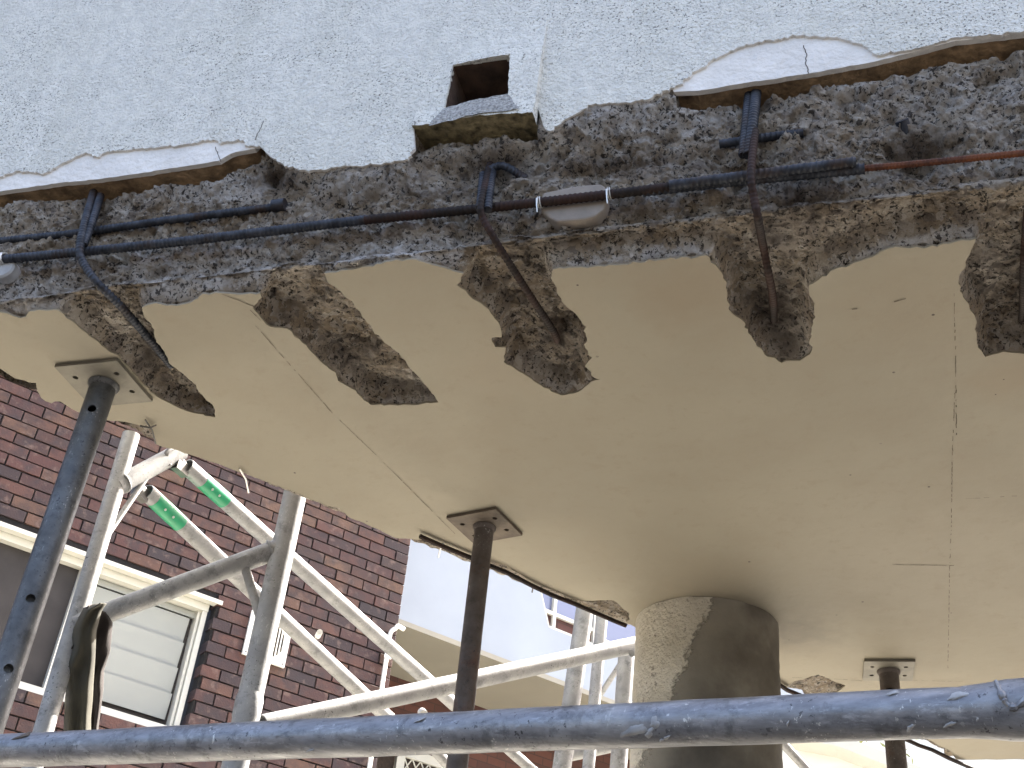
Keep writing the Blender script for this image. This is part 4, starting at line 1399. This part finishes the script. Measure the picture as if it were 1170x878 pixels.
# eaves lining going back to the rear wall, cornice bead
bk0, bk1 = onz(447, 774.5, zs), onz(476, 784, zs)
dback = np.mean([np.dot(bk0-corner, wn), np.dot(bk1-corner, wn)])
v = [W(ta, zs+.02, WOFF+.02), W(tb, zs+.02, WOFF+.02), W(tb, zs+.02, dback+.3), W(ta, zs+.02, dback+.3)]
v += [q+np.array([0, 0, .15]) for q in v]
mesh_obj('eaves_lining', v, [(0, 1, 2, 3), (4, 7, 6, 5), (0, 4, 5, 1), (1, 5, 6, 2), (2, 6, 7, 3), (3, 7, 4, 0)], MT['wsoff'], white)
m_ = MB().box(W(ta, zs-.035, WOFF-.012), wt*(tb-ta), wn*.10, (0, 0, .05)).box(W(ta, zs-.012, WOFF+.09), wt*(tb-ta), wn*.12, (0, 0, .03))
m_.build('cornice', MT['wsoff'], white)
m_ = MB().box(W(ta, 0, dback), wt*(tb-ta), wn*.2, (0, 0, zs+.02))
m_.build('rear_brick_wall', MT['backbrick'], white)
# security door with diamond mesh in the rear wall
BP = corner+wn*(dback-.01)
d0, d1 = onplane(455, 878, BP, wn), onplane(520, 878, BP, wn)
dz = onplane(470, 858, BP, wn)[2]
da, db = np.dot(d0-corner, wt), np.dot(d1-corner, wt)
m_ = MB().box(W(da-.05, 1.0, dback-.05), wt*.09, wn*.05, (0, 0, dz-1.0)).box(W(db-.04, 1.0, dback-.05), wt*.09, wn*.05, (0, 0, dz-1.0)).box(W(da+.04, dz-.09, dback-.05), wt*(db-da-.08), wn*.05, (0, 0, .09))
door = m_.build('security_screen', MT['white'], white)
m_ = MB().box(W(da+.04, 1.0, dback-.012), wt*(db-da-.08), wn*.008, (0, 0, dz-1.09)); m_.build('screen_backing', MT['dark'], door)
m_ = MB().box(W(da-.42, 1.0, dback-.012), wt*.36, wn*.008, (0, 0, dz-1.0)); m_.build('dark_doorway', MT['dark'], door)
m_ = MB()
wdt, hgt = db-da-.08, 1.6
stp = .10
zb = dz-.09-hgt
k = -int(hgt/stp*1.6)
import itertools
while k*stp < wdt+hgt:
    for sgn in (1, -1):
        # line t = k*stp + sgn*.62*(z)
        s0 = k*stp if sgn > 0 else k*stp+hgt*.62
        A, B = np.array([s0, 0]), np.array([s0+sgn*.62*hgt, hgt])
        # clip to 0..wdt in t
        lo, hi = 0.0, 1.0
        dx = B[0]-A[0]
        for bound, sg in ((0, 1), (wdt, -1)):
            u = (bound-A[0])/dx
            if (dx > 0) == (sg > 0):
                lo = max(lo, u)
            else:
                hi = min(hi, u)
        if hi > lo:
            a_, b_ = A+(B-A)*lo, A+(B-A)*hi
            m_.tube([W(da+.04+a_[0], zb+a_[1], dback-.03), W(da+.04+b_[0], zb+b_[1], dback-.03)], .007, 5)
    k += 1
m_.build('diamond_mesh', MT['white'], door)

# ================================================================== scaffold tower on the left
def tubeobj(parent, name, a, b, r, mat, seg=20, hollow=0.0, n=2):
    return MB().tube(rail_pts(a, b, n), r, seg, hollow=hollow).build(name, mat, parent, True)
tower = thing('scaffold_tower', 'aluminium scaffold tower with green banded braces beside the brick house', 'scaffold', tuple(at(180, 650, 3.55)*np.array([1, 1, 0])))
def down(p, z=0.0):
    return np.array([p[0], p[1], z])
def upright(px_top, px_mid, depth):
    """a standard through two seen points, carried on down to the ground"""
    a, b = at(*px_top, depth), None
    d = ray(*px_mid)
    # point on the lower ray closest to the vertical through a
    t = np.dot(a[:2], d[:2])/np.dot(d[:2], d[:2])
    b = EYE+d*t
    v = b-a
    foot = a+v*((a[2]-.02)/-v[2])
    return a, foot
s1a, s1b = upright((150, 497), (60, 800), 3.55)
s2a, s2b = upright((339, 556), (294, 760), 3.50)
st1 = tubeobj(tower, 'standard', s1a, s1b, .0245, MT['alu'], 24, .004)
st2 = tubeobj(tower, 'standard', s2a, s2b, .0320, MT['alu'], 24, .004)
def onaxis(a, b, y):
    for k in range(4000):
        q = a+(b-a)*k/4000
        if proj(q)[1] > y:
            return q
    return b
# spigot collar on the second standard
q0, q1 = onaxis(s2a, s2b, 792), onaxis(s2a, s2b, 823)
MB().tube([q0, q0+(q1-q0)*.25, q0+(q1-q0)*.9, q1, q1+(q1-q0)*3], .033, 24, rad=[.0312, .0355, .0350, .0330, .0330]).build('spigot', MT['alu'], st2, True)
# ledgers
l1a, l1b = onaxis(s1a, s1b, 556), at(207, 516, 3.66)
led1 = tubeobj(tower, 'ledger', l1a, l1b, .0265, MT['alu'], 20, .003)
l2a, l2b = onaxis(s1a, s1b, 714), onaxis(s2a, s2b, 625)
led2 = tubeobj(tower, 'ledger', l2a, l2b, .0275, MT['alu'])
# small struts
tubeobj(tower, 'strut', onaxis(s1a, s1b, 628), l1a+(l1b-l1a)*.58, .0085, MT['alu'], 10)
a = onaxis(s2a, s2b, 722)
b = l2a+(l2b-l2a)*.80
tubeobj(tower, 'strut', b, a, .0125, MT['alu'], 12)
tubeobj(tower, 'strut', onaxis(s1a, s1b, 812), at(90, 765, 3.5), .010, MT['alu'], 12)
def weld(parent, c, ax, r):
    ax = np.array(ax)/np.linalg.norm(ax)
    u = np.cross(ax, [0, 0, 1.]); u /= np.linalg.norm(u); v = np.cross(ax, u)
    rgw = random.Random(int(abs(c[0])*1000))
    pts = [np.array(c)+(u*math.cos(a)+v*math.sin(a))*r*rgw.uniform(.985, 1.03) for a in np.linspace(0, 2*math.pi, 25)]
    MB().tube(pts, .004, 6, rad=[rgw.uniform(.003, .0052) for _ in pts]).build('weld', MT['alu'], parent, True)
d1_ = (l1b-l1a)/np.linalg.norm(l1b-l1a); d2_ = (l2b-l2a)/np.linalg.norm(l2b-l2a)
weld(led1, l1a+d1_*.026, d1_, .0275)
weld(led2, l2b-d2_*.034, d2_, .0285)
weld(led2, l2a+(l2b-l2a)*.80-np.array([0, 0, .0]), (a-b), .029)
for c_, q_ in ((onaxis(s1a, s1b, 600), st1), (onaxis(s2a, s2b, 600), st2)):
    pass
def brace(p, q, d0, d1, band, hook):
    a, b = at(*p, d0), at(*q, d1)
    u = (b-a)/np.linalg.norm(b-a)
    br = tubeobj(tower, 'brace', a, b, .0250, MT['alu'], 20, .003)
    L = np.linalg.norm(b-a)
    c0, c1 = a+(b-a)*band[0], a+(b-a)*band[1]
    MB().tube([c0, c1], .0256, 24).build('green_band', MT['green'], br, True)
    for f in (.3, .6):
        cpt = c0+(c1-c0)*f
        tocam = EYE-cpt; tocam -= u*np.dot(tocam, u); tocam /= np.linalg.norm(tocam)
        MB().tube([cpt+tocam*.0250, cpt+tocam*.0272], .004, 8).build('rivet', MT['wire'], br)
    # hook claw
    up_ = np.array([0, 0, 1.])
    h = MB()
    pts = [a+u*.02, a-u*.02, a-u*.05+up_*.012, a-u*.075+up_*.006, a-u*.085-up_*.022, a-u*.065-up_*.04]
    h.tube(curve(pts, 4), .009, 8)
    s = np.cross(u, up_); s /= np.linalg.norm(s)
    h.box(a-u*.045-s*.012-up_*.035, u*.05, s*.024, up_*.03)
    h.build('hook', MT['steel'], br, True)
    return br
brace((213, 533), (520, 806), 3.66, 4.7, (.045, .115), 1)
brace((167, 562), (445, 822), 3.60, 4.5, (.025, .115), 1)
# long ledger rising to the column, sunlit along its top
lf = thing('ledger_scaffold', 'pale aluminium scaffold frame with long sunlit ledger running behind the column', 'scaffold', tuple(at(690, 800, 3.9)*np.array([1, 1, 0])))
La, Lb = at(300, 829, 3.5), at(742, 733.5, 4.6)
tubeobj(lf, 'ledger', La, Lb, .0300, MT['alu'], 28, .004)
def sub(x, y0, y1, x1, depth, r, nm='standard', seg=20):
    a = at(x, y0, depth)
    d = ray(x1, y1)
    t = np.dot(a[:2], d[:2])/np.dot(d[:2], d[:2])
    b = EYE+d*t
    v = b-a
    foot = a+v*((a[2]-.02)/-v[2])
    return MB().tube([a, foot], r, seg).build(nm, MT['alu'], lf, True)
sub(674, 655, 870, 643, 4.80, .033)
sub(691, 668, 870, 673, 5.0, .023)
f3 = sub(716, 742, 870, 707, 4.75, .031)
tubeobj(lf, 'strut', at(680, 803, 4.9), at(716, 748, 4.72), .011, MT['alu'], 10)
tubeobj(lf, 'ledger', at(640, 864, 4.7), at(742, 842, 4.7), .028, MT['alu'])
for (x, y) in ((722, 747), (730, 757)):
    c = at(x, y, 4.45); d = ray(x, y); d = d/np.linalg.norm(d)
    MB().tube([c, c+d*.03], .012, 16, hollow=.003).build('tube_end', MT['alu'], f3, True)
# lower braces seen between rail and props
tubeobj(lf, 'brace', at(560, 838, 4.4), at(625, 895, 4.6), .019, MT['alu'])
tubeobj(lf, 'brace', at(480, 838, 4.2), at(530, 895, 4.4), .019, MT['alu'])
c_ = at(482, 814, 3.9)
MB().tube([c_, c_+np.array([.02, -.03, -.02])], .014, 12).build('lock_knob', MT['plastic'], lf, True)
c_ = at(363, 727, 4.1)
MB().tube([c_, c_+np.array([.02, -.03, 0])], .010, 12).build('lock_knob', MT['plastic'], tower, True)

# ================================================================== rag on the ledger
RD = proj(l2a)[2]-.05
rag = thing('rag', 'dark olive and brown rag hanging over the scaffold ledger', 'rag', tuple(at(95, 760, RD)))
def flap(lpx, rpx, depth, folds, amp, mat, seed):
    nu, nv = 26, 36
    def interp(px, v):
        s = v*(len(px)-1); i = min(int(s), len(px)-2); f = s-i
        return np.array(px[i])*(1-f)+np.array(px[i+1])*f
    rgf = random.Random(seed); ph = rgf.uniform(0, 6)
    vs, fs = [], []
    for j in range(nv+1):
        v = j/nv
        a, b = interp(lpx, v), interp(rpx, v)
        for i in range(nu+1):
            u = i/nu
            q = a*(1-u)+b*u
            dep = depth + amp*(.4+.6*v)*math.sin(u*folds*2*math.pi+ph+v*1.3) - .035*math.sin(math.pi*u)*(1-.3*v) + .004*math.sin(v*17+u*9)
            vs.append(at(q[0], q[1], dep))
    for j in range(nv):
        for i in range(nu):
            k = j*(nu+1)+i
            fs.append((k, k+nu+1, k+nu+2, k+1))
    o = mesh_obj('flap', vs, fs, mat, rag, True)
    sm = o.modifiers.new('thickness', 'SOLIDIFY'); sm.thickness = .003
    return o
flap([(108, 690), (94, 697), (84, 718), (80, 742), (73, 756), (76, 775), (74, 800), (72, 845)], [(122, 690), (116, 699), (110, 722), (109, 750), (107, 780), (106, 800), (104, 820), (104, 845)], RD, 1.7, .014, MT['cloth1'], 3)
flap([(108, 694), (103, 715), (101, 745), (99, 770), (100, 800), (100, 845)], [(122, 700), (129, 712), (126, 745), (119, 766), (118, 790), (111, 845)], RD+.06, 1.2, .014, MT['cloth2'], 5)
flap([(95, 695), (82, 733), (72, 752), (71, 768)], [(106, 691), (90, 735), (82, 752), (78, 770)], RD+.03, .8, .01, MT['cloth2'], 8)

# ================================================================== far right background
nb_ = thing('garden_wall', 'sunlit white coping and pale wall beyond the balcony, under the rail on the right', 'wall', (2.0, 11.0, 0))
def far_poly(px, D, dep, name, mat, parent):
    hor = ray(960, 860); hd = np.array([hor[0], hor[1], 0]); hd /= np.linalg.norm(hd)
    p0 = EYE+hd*D
    front_ = [onplane(x, y, p0, hd) for x, y in px]
    n = len(front_)
    v = front_+[q+hd*dep for q in front_]
    f = [tuple(range(n)), tuple(range(n, 2*n))[::-1]]+[(i, i+n, (i+1) % n+n, (i+1) % n) for i in range(n)]
    return mesh_obj(name, v, f, mat, parent)
far_poly([(870, 840), (940, 846), (1010, 868), (1100, 905), (1100, 1500), (870, 1500)], 11.0, .3, 'wall', MT['plastic'], nb_)
far_poly([(900, 828), (955, 838), (1012, 860), (1100, 897), (1100, 910), (1012, 874), (955, 852), (900, 842)], 10.7, .9, 'coping', MT['white'], nb_)
far_poly([(930, 800), (1300, 800), (1300, 1500), (930, 1500)], 17.0, .3, 'wall', MT['plastic'], nb_)
tubeobj(lf, 'brace', at(890, 845, 4.4), at(930, 888, 4.5), .016, MT['alu'])
shrub = thing('shrub', 'small yellow green shrub in the sun beyond the white coping', 'shrub', (1.5, 13.0, 0))
leafm = simple('leaf', (.22, .24, .05), .6, 0, .4, 4)
cS = onplane(1003, 866, np.array([1.5, 13., 0]), np.array([0, 1., 0]))
m_ = MB()
rgS = random.Random(9)
for k in range(260):
    c = cS+np.array([rgS.gauss(0, .22), rgS.gauss(0, .25), rgS.gauss(-.25, .2)])
    a = np.array([rgS.gauss(0, 1) for _ in range(3)]); a /= np.linalg.norm(a)
    b = np.cross(a, [rgS.gauss(0, 1) for _ in range(3)]); b /= np.linalg.norm(b)
    m_.add([c-a*.05, c+b*.018, c+a*.05, c-b*.018], [(0, 1, 2, 3)])
m_.build('foliage', leafm, shrub)
m_ = MB()
for k in range(5):
    e = cS+np.array([rgS.gauss(0, .3), rgS.gauss(0, .25), rgS.uniform(-.1, .3)])
    m_.tube(curve([(cS[0]+rgS.gauss(0, .05), cS[1]+rgS.gauss(0, .05), 0), (cS[0]+rgS.gauss(0, .1), cS[1], cS[2]*.5), e], 4), .02, 6)
m_.build('stem', MT['moss'], shrub)
